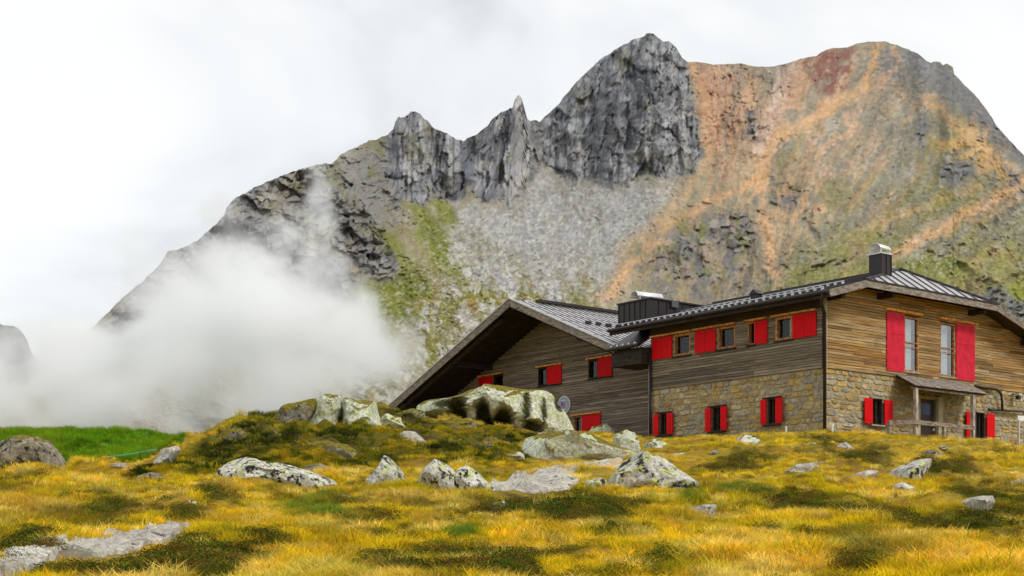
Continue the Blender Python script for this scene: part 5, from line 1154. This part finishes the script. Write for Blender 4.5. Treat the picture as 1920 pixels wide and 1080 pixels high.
def ground_slab(label, poly, mat, h=.10, seed=1):
    W_ = []; P = np.array(poly, float)
    for i in range(len(P)):
        a, b = P[i], P[(i + 1) % len(P)]
        for t in np.linspace(0, 1, 7)[:-1]:
            q = a + (b - a) * t; x, y, z = ground_hit(q[0] + 2.5 * mnoise.noise(Vector((q[0] * .07, q[1] * .1, seed))), q[1]); W_.append((x, y))
    W_ = np.array(W_); c = W_.mean(0); n = len(W_); rings = [.02, .2, .4, .6, .75, .86, .94, 1.0, 1.03]; V = []
    for k, sc_ in enumerate(rings):
        for x, y in W_:
            X_, Y_ = c + (np.array((x, y)) - c) * sc_; p = Vector((X_ * 1.3, Y_ * 1.3, seed)); vd, vp = mnoise.voronoi(p); rv = mnoise.noise_vector(vp[0] * 5.1)
            top_ = h * (.75 + .5 * mnoise.noise(p * .8)) + .07 * ((p - vp[0]).dot(rv) + rv.x * .6) + .02 * mnoise.fractal(p * 4, 1, 2, 3)
            z = float(ground_z(X_, Y_)) + (top_ if k < 7 else (top_ * .55 if k == 7 else -.15)); V.append((X_ - c[0], Y_ - c[1], z))
    zc_ = float(ground_z(c[0], c[1])); V = [(a, b, z - zc_) for a, b, z in V] + [(0, 0, zc_ * 0 + h * .8 + .02)]
    F = [(r * n + i, r * n + (i + 1) % n, (r + 1) * n + (i + 1) % n, (r + 1) * n + i) for r in range(len(rings) - 1) for i in range(n)] + [(i, (i + 1) % n, len(V) - 1) for i in range(n)]
    o = mesh_obj('flat_rock', V, F, mat, None, True, (c[0], c[1], zc_)); tag(o, label, 'flat rock', 'boulders and slabs lying in the alpine meadow', 'thing'); SLABS.append(P)
    try: o.data.set_sharp_from_angle(angle=R(32))
    except Exception: pass
    return o
SLABS = []
def slab_short(px, py):
    r = np.ones(np.shape(px))
    for P in SLABS:
        r = np.where(inside(px, py, P + np.array([0, 16]), 6) > .5, .38, r); r = np.where(inside(px, py, P + np.array([0, 2]), 2) > .5, 0, r)
    return r
ground_slab('long pale slab in the grass at the lower left, its wider right-hand part', [(118, 1050), (150, 1028), (200, 1014), (255, 1003), (300, 991), (352, 988), (360, 998), (325, 1014), (285, 1030), (240, 1050), (190, 1056), (150, 1052)], M['b_bare'], .12, 3)
ground_slab('pale slab strip running out of the bottom left corner', [(-40, 1090), (-30, 1064), (30, 1054), (75, 1040), (122, 1032), (130, 1046), (88, 1062), (40, 1084), (0, 1096)], M['b_bare'], .10, 5)
ground_slab('long low pale slab lying in the grass left of the big triangular rock', [(905, 926), (935, 908), (985, 896), (1035, 893), (1078, 903), (1084, 914), (1050, 922), (985, 926), (940, 934)], M['b_bare'], .14, 7)
ground_slab('very flat pale rock strip running towards the big triangular rock', [(985, 897), (1050, 888), (1110, 880), (1168, 877), (1166, 888), (1110, 893), (1050, 899)], M['b_bare'], .12, 9)
# half-hidden little stones, countable and alike
SM = [(1460, 862, 'in the slope below the third ground-floor window'), (1620, 862, 'below the left red window of the gable-end wall'), (1490, 890, 'in open grass right of the big triangular rock'), (1550, 905, 'in open grass left of the flat grey slab'),
      (1765, 842, 'on the crest in front of the porch'), (1815, 855, 'just above the dark green bush at right'), (1700, 940, 'under the small broken stone at right'), (225, 893, 'below the lichen stone left of the knoll'), (160, 905, 'right of the large dark angular boulder'),
      (640, 940, 'below the right tip of the black-ended slab'), (1240, 985, 'below the low tan stone in mid meadow'), (1400, 918, 'beside the small green tussock'), (1850, 985, 'in the dark shrub band at the right edge'), (80, 960, 'in yellow grass far left, above the dark shrubs'),
      (1540, 872, 'on the slope under the house corner'), (1340, 856, 'right of the flat tan slab'), (905, 905, 'behind the tilted rock'), (960, 872, 'left of the wide lichen-green outcrop'), (1090, 872, 'just below the wide lichen-green outcrop'), (720, 940, 'below the steep pyramid-shaped rock')]
proto_s = []
for k in range(4):
    bm = bmesh.new(); bmesh.ops.create_icosphere(bm, subdivisions=3, radius=1)
    for v in bm.verts:
        v.co *= 1 + .5 * mnoise.fractal(v.co * 1.2 + Vector((k * 9, 3, 1)), 1, 2, 3); v.co.z *= .5
    me = bpy.data.meshes.new('stone'); bm.to_mesh(me); bm.free(); me.materials.append(M['b_bare'] if k % 2 else M['b_lichen']); proto_s.append(me)
for k, (a, b, lab) in enumerate(SM):
    x, y, z = ground_hit(a, b); o = bpy.data.objects.new('small_stone', proto_s[k % 4]); col.objects.link(o)
    o.location = (x, y, z + .02); s = .12 + .10 * ((k * 7) % 5) / 5; o.scale = (s * 1.3, s, s * .9); o.rotation_euler = (0, 0, k * 1.3)
    tag(o, 'small half-buried stone ' + lab, 'stone', 'small half-buried stones in the meadow')

# ------------------------------------------------------------------ grass, shrubs, moss (uncountable)
def plant_mat(name, trans=.35, rough=.7):
    m, N, L = new_mat(name); o = N.new('ShaderNodeOutputMaterial')
    a = N.new('ShaderNodeAttribute'); a.attribute_type = 'INSTANCER'; a.attribute_name = 'tint'
    b = N.new('ShaderNodeAttribute'); b.attribute_name = 'tone'
    c = mixc(N, L, 1.0, a.outputs['Color'], b.outputs['Color'], 'MULTIPLY')
    d = N.new('ShaderNodeBsdfDiffuse'); L.new(c, d.inputs[0]); t = N.new('ShaderNodeBsdfTranslucent'); L.new(c, t.inputs[0])
    mx = N.new('ShaderNodeMixShader'); mx.inputs[0].default_value = trans; L.new(d.outputs[0], mx.inputs[1]); L.new(t.outputs[0], mx.inputs[2])
    L.new(mx.outputs[0], o.inputs[0]); return m
M['blade'] = plant_mat('grass_blades'); M['leaf'] = plant_mat('shrub_leaves', .25)
def plant_mesh(name, mat, V, F, T):
    me = bpy.data.meshes.new(name); me.from_pydata(V, [], F); me.materials.append(mat)
    at = me.color_attributes.new('tone', 'FLOAT_COLOR', 'POINT'); at.data.foreach_set('color', np.concatenate([np.array(T), np.ones((len(T), 1))], 1).astype(np.float32).ravel())
    o = bpy.data.objects.new(name, me); return o
def tuft(name, n, rad, h0, h1, wid, lean, seed, var=.3):
    r_ = random.Random(seed); V = []; F = []; T = []
    for _ in range(n):
        a = r_.uniform(0, 6.28); rr = rad * math.sqrt(r_.random()); x, y = rr * math.cos(a), rr * math.sin(a); h = r_.uniform(h0, h1)
        la = r_.uniform(0, 6.28); ll = lean * h * r_.uniform(.2, 1.2); w = wid * r_.uniform(.7, 1.3); wa = r_.uniform(0, 6.28); wx, wy = math.cos(wa) * w / 2, math.sin(wa) * w / 2
        dx, dy = math.cos(la) * ll, math.sin(la) * ll; b = len(V); g = 1 + r_.uniform(-var, var); hue = r_.uniform(-.16, .16)
        V += [(x - wx, y - wy, -.03), (x + wx, y + wy, -.03), (x - wx * .8 + dx * .3, y - wy * .8 + dy * .3, h * .55), (x + wx * .8 + dx * .3, y + wy * .8 + dy * .3, h * .55), (x + dx, y + dy, h * (1 - .15 * lean))]
        F += [(b, b + 1, b + 3, b + 2), (b + 2, b + 3, b + 4)]
        root = (.5 * g, .62 * g, .6 * g); mid = (g * (1 + hue), g, g * .9); tip = (g * 1.15 * (1 + hue), g * 1.1, g * 1.0)
        T += [root, root, mid, mid, tip]
    return plant_mesh(name, mat=M['blade'], V=V, F=F, T=T)
def cushion(name, n, rad, h, leaf, seed):
    r_ = random.Random(seed); V = []; F = []; T = []
    for _ in range(n):
        a = r_.uniform(0, 6.28); q = r_.random() ** .5; x, y = rad * q * math.cos(a), rad * q * math.sin(a); z = h * math.sqrt(max(0, 1 - q * q)) * r_.uniform(.35, 1.05)
        n1 = Vector((r_.gauss(0, 1), r_.gauss(0, 1), r_.gauss(.4, 1))).normalized(); u = n1.orthogonal().normalized() * leaf * r_.uniform(.6, 1.4); w = n1.cross(u).normalized() * leaf * .45
        c = Vector((x, y, z)); b = len(V); V += [c - u, c + w, c + u, c - w]; F.append((b, b + 1, b + 2, b + 3)); g = r_.uniform(.6, 1.45); hue = r_.uniform(-.2, .35); T += [(g * (1 + hue), g, g)] * 4
    return plant_mesh(name, M['leaf'], [tuple(v) for v in V], F, T)
def scatter(name, protos, pts, rot, scl, tint, idx, label, cat, mod=''):
    me = bpy.data.meshes.new(name); n = len(pts); me.vertices.add(n); me.vertices.foreach_set('co', pts.astype(np.float32).ravel())
    for an, ty, key, arr in (('rot', 'FLOAT_VECTOR', 'vector', rot), ('scl', 'FLOAT_VECTOR', 'vector', scl), ('tint', 'FLOAT_COLOR', 'color', np.concatenate([tint, np.ones((n, 1))], 1)), ('pick', 'INT', 'value', idx)):
        at = me.attributes.new(an, ty, 'POINT'); at.data.foreach_set(key, arr.astype(np.int32 if ty == 'INT' else np.float32).ravel())
    o = bpy.data.objects.new(name, me); col.objects.link(o); tag(o, label, cat, kind='stuff')
    pc = bpy.data.collections.new(name + '_kinds')
    for p in protos: pc.objects.link(p)
    g = bpy.data.node_groups.new(name, 'GeometryNodeTree'); g.interface.new_socket('Geometry', in_out='INPUT', socket_type='NodeSocketGeometry'); g.interface.new_socket('Geometry', in_out='OUTPUT', socket_type='NodeSocketGeometry')
    N = g.nodes; L = g.links; gi = N.new('NodeGroupInput'); go = N.new('NodeGroupOutput'); ip = N.new('GeometryNodeInstanceOnPoints'); ci = N.new('GeometryNodeCollectionInfo')
    ci.inputs['Collection'].default_value = pc; ci.inputs['Separate Children'].default_value = True; ci.inputs['Reset Children'].default_value = True
    def na(an, ty):
        q = N.new('GeometryNodeInputNamedAttribute'); q.data_type = ty; q.inputs['Name'].default_value = an; return [s for s in q.outputs if s.enabled][0]
    L.new(gi.outputs[0], ip.inputs['Points']); L.new(ci.outputs[0], ip.inputs['Instance']); ip.inputs['Pick Instance'].default_value = True
    L.new(na('pick', 'INT'), ip.inputs['Instance Index']); L.new(na('rot', 'FLOAT_VECTOR'), ip.inputs['Rotation']); L.new(na('scl', 'FLOAT_VECTOR'), ip.inputs['Scale'])
    L.new(ip.outputs[0], go.inputs[0]); md = o.modifiers.new('scatter', 'NODES'); md.node_group = g; return o
# where plants can grow: in view (plus a margin), not on rock, not inside the houses
def field(n, seed, ymax=62, ymin=11.5, power=1.0):
    r_ = np.random.default_rng(seed); u = r_.random(n); Y = ymin * (ymax / ymin) ** (u ** power); half = .40 * Y + 1.5; X = (r_.random(n) * 2 - 1) * half + 0.0
    Z = ground_z(X, Y); px = HX + FPX * X / Y; py = HY - FPX * Z / Y
    lx_ = (X - C0.x) * D2.x + (Y - C0.y) * D2.y; ly_ = (X - C0.x) * D1.x + (Y - C0.y) * D1.y
    ok = ~((lx_ > -.35) & (ly_ > -.30)) & ~((lx_ > -.2) & (ly_ > LW) )
    ok &= ~((lx_ > 3.2) & (lx_ < 10.5) & (ly_ > -1.5))
    for P, Y0, o, D_, clr in ROCKS:
        w = np.array([v for v in (P[:, 0].min(), P[:, 0].max())]); 
        c = o.location; dx = (X - c.x) / max(.1, (w[1] - w[0]) / 2 * c.y / FPX * 1.0); dyy = (Y - c.y) / np.where(Y < c.y, D_ * .8 + clr, D_ * .8)
        ok &= (dx * dx + dyy * dyy) > 1
    return X[ok], Y[ok], Z[ok], px[ok], py[ok], r_
# 1 golden grass
X, Y, Z, px, py, r_ = field(108000, 101); d, g, ms, bk, pt = zones(X, Y, Z)
lush = fbm(X * .5, Y * .5, 3, 51); pr = (1 - .50 * d) * (1 - .80 * ms) * (1 - pt) * (.8 + .6 * lush + .5 * fbm(X * 1.9, Y * 1.6, 3, 58)) * (1 - .9 * bk)
k = (r_.random(len(X)) < pr) & (slab_short(px, py) > 0); X, Y, Z, px, py, g, d, lush = (a[k] for a in (X, Y, Z, px, py, g, d, lush)); n = len(X)
PAL = np.array([(.94, .63, .025), (.95, .58, .022), (.95, .72, .11), (.82, .60, .02), (.82, .46, .03), (.56, .48, .018), (.90, .70, .17)])
cn = fbm(X * .8, Y * .6, 3, 52) * 1.2 + fbm(X * 3.0, Y * 1.8, 3, 59) * 1.3 + r_.normal(0, .22, n) + .5; ci_ = np.clip((np.clip(cn, 0, .999) * 7).astype(int), 0, 6)
ci_ = np.array([3, 5, 1, 0, 2, 4, 6])[ci_]
tint_ = PAL[ci_] * (1 + .22 * r_.normal(0, 1, (n, 1))).clip(.6, 1.5); tint_ = tint_ * (1 - g[:, None]) + np.array([.16, .26, .03]) * g[:, None]
gn = np.clip((fbm(X * .9 + 9, Y * .6, 4, 53) - .20) * 4, 0, .42)[:, None]; tint_ = tint_ * (1 - gn) + np.array([.36, .38, .025]) * gn
brn = (np.clip((fbm(X * .7 + 4, Y * .5, 4, 61) - .22) * 4, 0, .5))[:, None]; tint_ = tint_ * (1 - brn) + np.array([.36, .22, .03]) * brn
dk_ = np.clip((fbm(X * 2.4, Y * 1.3, 4, 64, .65) - .24) * 5, 0, .6)[:, None]; tint_ = tint_ * (1 - dk_) + np.array([.27, .20, .02]) * dk_
dm = np.clip(d * 1.1, 0, .92)[:, None]; tint_ = tint_ * (1 - dm) + np.array([.075, .10, .013]) * (1 + .5 * r_.normal(0, 1, (n, 1))).clip(.4, 2.2) * dm
far_sl = slab_short(px[:n] if len(px) == n else px, py)
sc = far_sl * (1 - .35 * d) * (.50 + .60 * r_.random(n)) * (1 + .55 * lush + .4 * fbm(X * 1.6, Y * 1.2, 2, 57) + .7 * fbm(X * 3.2, Y * 2.2, 2, 60)) * np.interp(Y, [12, 28, 40, 60], [.8, .8, .68, .55])
protos = [tuft('tuft_%s' % 'abcde'[i], 42, .13, .05, .21, .0075, .9, 200 + i) for i in range(5)]
rot = np.stack([r_.normal(0, .12, n), r_.normal(0, .12, n), r_.random(n) * 6.28], 1)
scatter('golden_grass', protos, np.stack([X, Y, Z], 1), rot, np.stack([sc * 1.15, sc * 1.15, sc], 1), tint_, r_.integers(0, 5, n), 'tall golden autumn grass covering the whole meadow', 'grass')
# 2 bright green grass of the bank
X, Y, Z, px, py, r_ = field(60000, 102, 64, 43); d, g, ms, bk, pt = zones(X, Y, Z); k = (bk > .4) & (r_.random(len(X)) < .85); X, Y, Z = X[k], Y[k], Z[k]; n = len(X)
tint_ = np.array([.16, .32, .014]) * (1 + .5 * fbm(X * 1.4, Y * 1.2, 3, 63)[:, None]) * (1 + .38 * r_.normal(0, 1, (n, 1))).clip(.5, 1.6); yy_ = np.clip(fbm(X * 1.1, Y * .9, 4, 54) * 3.2, 0, .85)[:, None]; tint_ = tint_ * (1 - yy_) + np.array([.26, .33, .02]) * yy_
sc = (.45 + .35 * r_.random(n)) * (1 + .6 * fbm(X * .9, Y * .9, 2, 55))
protos = [tuft('green_tuft_%s' % 'abc'[i], 30, .14, .14, .36, .010, .5, 240 + i) for i in range(3)]
scatter('green_grass', protos, np.stack([X, Y, Z], 1), np.stack([r_.normal(0, .1, n), r_.normal(0, .1, n), r_.random(n) * 6.28], 1), np.stack([sc * 1.3, sc * 1.3, sc], 1), tint_, r_.integers(0, 3, n), 'bright green grass bank under the fog at the left', 'grass')
# 3 dark dwarf shrubs
X, Y, Z, px, py, r_ = field(68000, 103); d, g, ms, bk, pt = zones(X, Y, Z); k = (r_.random(len(X)) < d * .8 + .05) & (bk < .3) & (pt < .5) & (slab_short(px, py) > .9) ; X, Y, Z, d = X[k], Y[k], Z[k], d[k]; n = len(X)
PAL = np.array([(.05, .085, .012), (.085, .125, .015), (.04, .055, .012), (.13, .14, .015), (.15, .085, .02), (.17, .15, .02)])
tint_ = PAL[r_.integers(0, 6, n)] * (1 + .25 * r_.normal(0, 1, (n, 1))).clip(.5, 1.6); sc = (.6 + .7 * r_.random(n)) * (.55 + .5 * d) * np.interp(Y, [12, 30, 60], [.75, 1, 1.1])
protos = [cushion('cushion_%s' % 'abc'[i], 190, .20, .17, .013, 260 + i) for i in range(3)]
scatter('dwarf_shrubs', protos, np.stack([X, Y, Z], 1), np.stack([r_.normal(0, .1, n), r_.normal(0, .1, n), r_.random(n) * 6.28], 1), np.stack([sc * 1.2, sc * 1.2, sc], 1), tint_, r_.integers(0, 3, n), 'low dark green and reddish dwarf shrubs in patches between the golden grass', 'shrubs')
# 4 moss and short turf of the knoll
X, Y, Z, px, py, r_ = field(90000, 104, 56, 36); d, g, ms, bk, pt = zones(X, Y, Z); k = (r_.random(len(X)) < ms * .9); X, Y, Z = X[k], Y[k], Z[k]; n = len(X)
q = .7 * fbm(X * 1.1, Y * .9, 4, 56) + .6 * fbm(X * 2.6, Y * 1.8, 3, 65) + r_.normal(0, .12, n); PAL = np.array([(.035, .048, .010), (.085, .11, .012), (.19, .195, .014), (.42, .35, .018), (.50, .34, .02)])
tint_ = PAL[np.clip(((q + .45) * 5.2).astype(int), 0, 4)] * (1 + .2 * r_.normal(0, 1, (n, 1))).clip(.6, 1.5); sc = .6 + .6 * r_.random(n)
protos = [cushion('moss_%s' % 'ab'[i], 60, .13, .10, .014, 280 + i) for i in range(2)] + [tuft('short_%s' % 'ab'[i], 26, .11, .05, .15, .009, .8, 290 + i) for i in range(2)]
scatter('moss_turf', protos, np.stack([X, Y, Z], 1), np.stack([r_.normal(0, .1, n), r_.normal(0, .1, n), r_.random(n) * 6.28], 1), np.stack([sc * 1.2, sc * 1.2, sc], 1), tint_, r_.integers(0, 4, n), 'mossy olive and ochre turf over the rocky knoll', 'moss')

# ------------------------------------------------------------------ small things in the meadow
fx, fy, fz = ground_hit(158, 870); gx2, gy2, gz2 = ground_hit(292, 864)
cd = empty('electric_fence_cord', (fx, fy, fz), 0, label='thin turquoise fence cord strung low in front of the green bank', cat='fence cord')
dz = Vector((gx2 - fx, gy2 - fy, gz2 - fz))
MB().tube([tuple(dz * t + Vector((0, 0, .12 - .05 * math.sin(t * math.pi)))) for t in np.linspace(0, 1, 9)], .013, 6).build('cord', M['cord'], cd)
for t in (0, 1): MB().tube([tuple(dz * t + Vector((0, 0, -.2))), tuple(dz * t + Vector((0, 0, .18)))], .014, 6).build('stake', M['post'], cd)
for (a, b, lab) in ((1474, 812, 'thin white stake standing in the grass by the third ground-floor window'), (1561, 814, 'thin white stake standing in the grass just right of the house corner')):
    x, y, z = W(-.6, on_x(1474, 0, -.6)[0]) if a == 1474 else W(on_y(1561, 0, -.7)[0], -.7)
    y_z = ground_z(x, y); st_ = MB().tube([(0, 0, -.1), (0, 0, .42)], .035, 8).build('white_stake', M['white'], None); st_.location = (x, y, float(y_z)); tag(st_, lab, 'stake', 'white marker stakes by the stone house')

# ------------------------------------------------------------------ fog bank in the valley
def fog(name, label, ells, dens, box, nscale, seedv, cut=(.42, .62)):
    m, N, L = new_mat(name); tc = N.new('ShaderNodeNewGeometry'); P = tc.outputs['Position']
    nv = N.new('ShaderNodeTexNoise'); nv.inputs['Scale'].default_value = nscale; nv.inputs['Detail'].default_value = 4.5; nv.inputs['Roughness'].default_value = .6; nv.inputs['Distortion'].default_value = .3
    mp = N.new('ShaderNodeMapping'); mp.inputs['Location'].default_value = seedv; L.new(P, mp.inputs[0]); L.new(mp.outputs[0], nv.inputs['Vector'])
    nw = N.new('ShaderNodeTexNoise'); nw.inputs['Scale'].default_value = nscale * .6; nw.inputs['Detail'].default_value = 3; L.new(mp.outputs[0], nw.inputs['Vector'])
    w1 = N.new('ShaderNodeVectorMath'); w1.operation = 'SUBTRACT'; L.new(nw.outputs['Color'], w1.inputs[0]); w1.inputs[1].default_value = (.5, .5, .5)
    w2 = N.new('ShaderNodeVectorMath'); w2.operation = 'MULTIPLY_ADD'; L.new(w1.outputs[0], w2.inputs[0]); w2.inputs[1].default_value = (110, 60, 110); L.new(P, w2.inputs[2]); P = w2.outputs[0]
    best = None
    for (c, r) in ells:
        s = N.new('ShaderNodeVectorMath'); s.operation = 'SUBTRACT'; L.new(P, s.inputs[0]); s.inputs[1].default_value = c
        q = N.new('ShaderNodeVectorMath'); q.operation = 'DIVIDE'; L.new(s.outputs[0], q.inputs[0]); q.inputs[1].default_value = r
        l = N.new('ShaderNodeVectorMath'); l.operation = 'LENGTH'; L.new(q.outputs[0], l.inputs[0])
        f = mth(N, L, 'SUBTRACT', 1.0, l.outputs['Value'])
        best = f if best is None else mth(N, L, 'MAXIMUM', best, f)
    nn = mth(N, L, 'MULTIPLY_ADD', nv.outputs['Fac'], 3.4); nn.node.inputs[2].default_value = -1.72
    tot = mth(N, L, 'ADD', nn, best)
    mr = N.new('ShaderNodeMapRange'); mr.interpolation_type = 'SMOOTHSTEP'; mr.inputs['From Min'].default_value = 0.02; mr.inputs['From Max'].default_value = 1.35
    mr.inputs['To Max'].default_value = dens; L.new(tot, mr.inputs['Value'])
    e = mth(N, L, 'GREATER_THAN', best, -.55); dd = mth(N, L, 'MULTIPLY', mr.outputs[0], e)
    pv = N.new('ShaderNodeVolumePrincipled'); pv.inputs['Color'].default_value = (.99, .995, 1, 1); pv.inputs['Anisotropy'].default_value = 0.1
    L.new(dd, pv.inputs['Density']); o_ = N.new('ShaderNodeOutputMaterial'); L.new(pv.outputs[0], o_.inputs['Volume'])
    o = MB().box(*box).build(name, m); tag(o, label, 'fog', kind='stuff'); return o
def fp(px, py, Y): return ((px - HX) / FPX * Y, Y, (HY - py) / FPX * Y)
FY = 640
E = []
for (a, b, rx, rz, ry, dy_) in ((300, 790, 420, 130, 85, 0), (430, 640, 230, 120, 75, 0), (650, 700, 150, 90, 55, -30), (500, 520, 130, 90, 50, 10), (570, 400, 75, 90, 35, 30), (90, 740, 300, 110, 80, 0), (340, 650, 150, 80, 60, 10), (-300, 740, 320, 130, 85, 0), (110, 660, 150, 70, 60, 20), (655, 490, 80, 55, 30, 10), (480, 450, 70, 50, 26, 40)):
    E.append((fp(a, b, FY + dy_), (rx / FPX * FY, ry, rz / FPX * FY)))
bx0 = fp(-560, 0, FY)[0]; bx1 = fp(800, 0, FY)[0]
fog('fog_bank', 'white fog bank drifting up the left side of the mountain', E, .13, (bx0, bx1, FY - 115, FY + 115, fp(0, 915, FY)[2], fp(0, 270, FY)[2]), .019, (31, 7, 12))
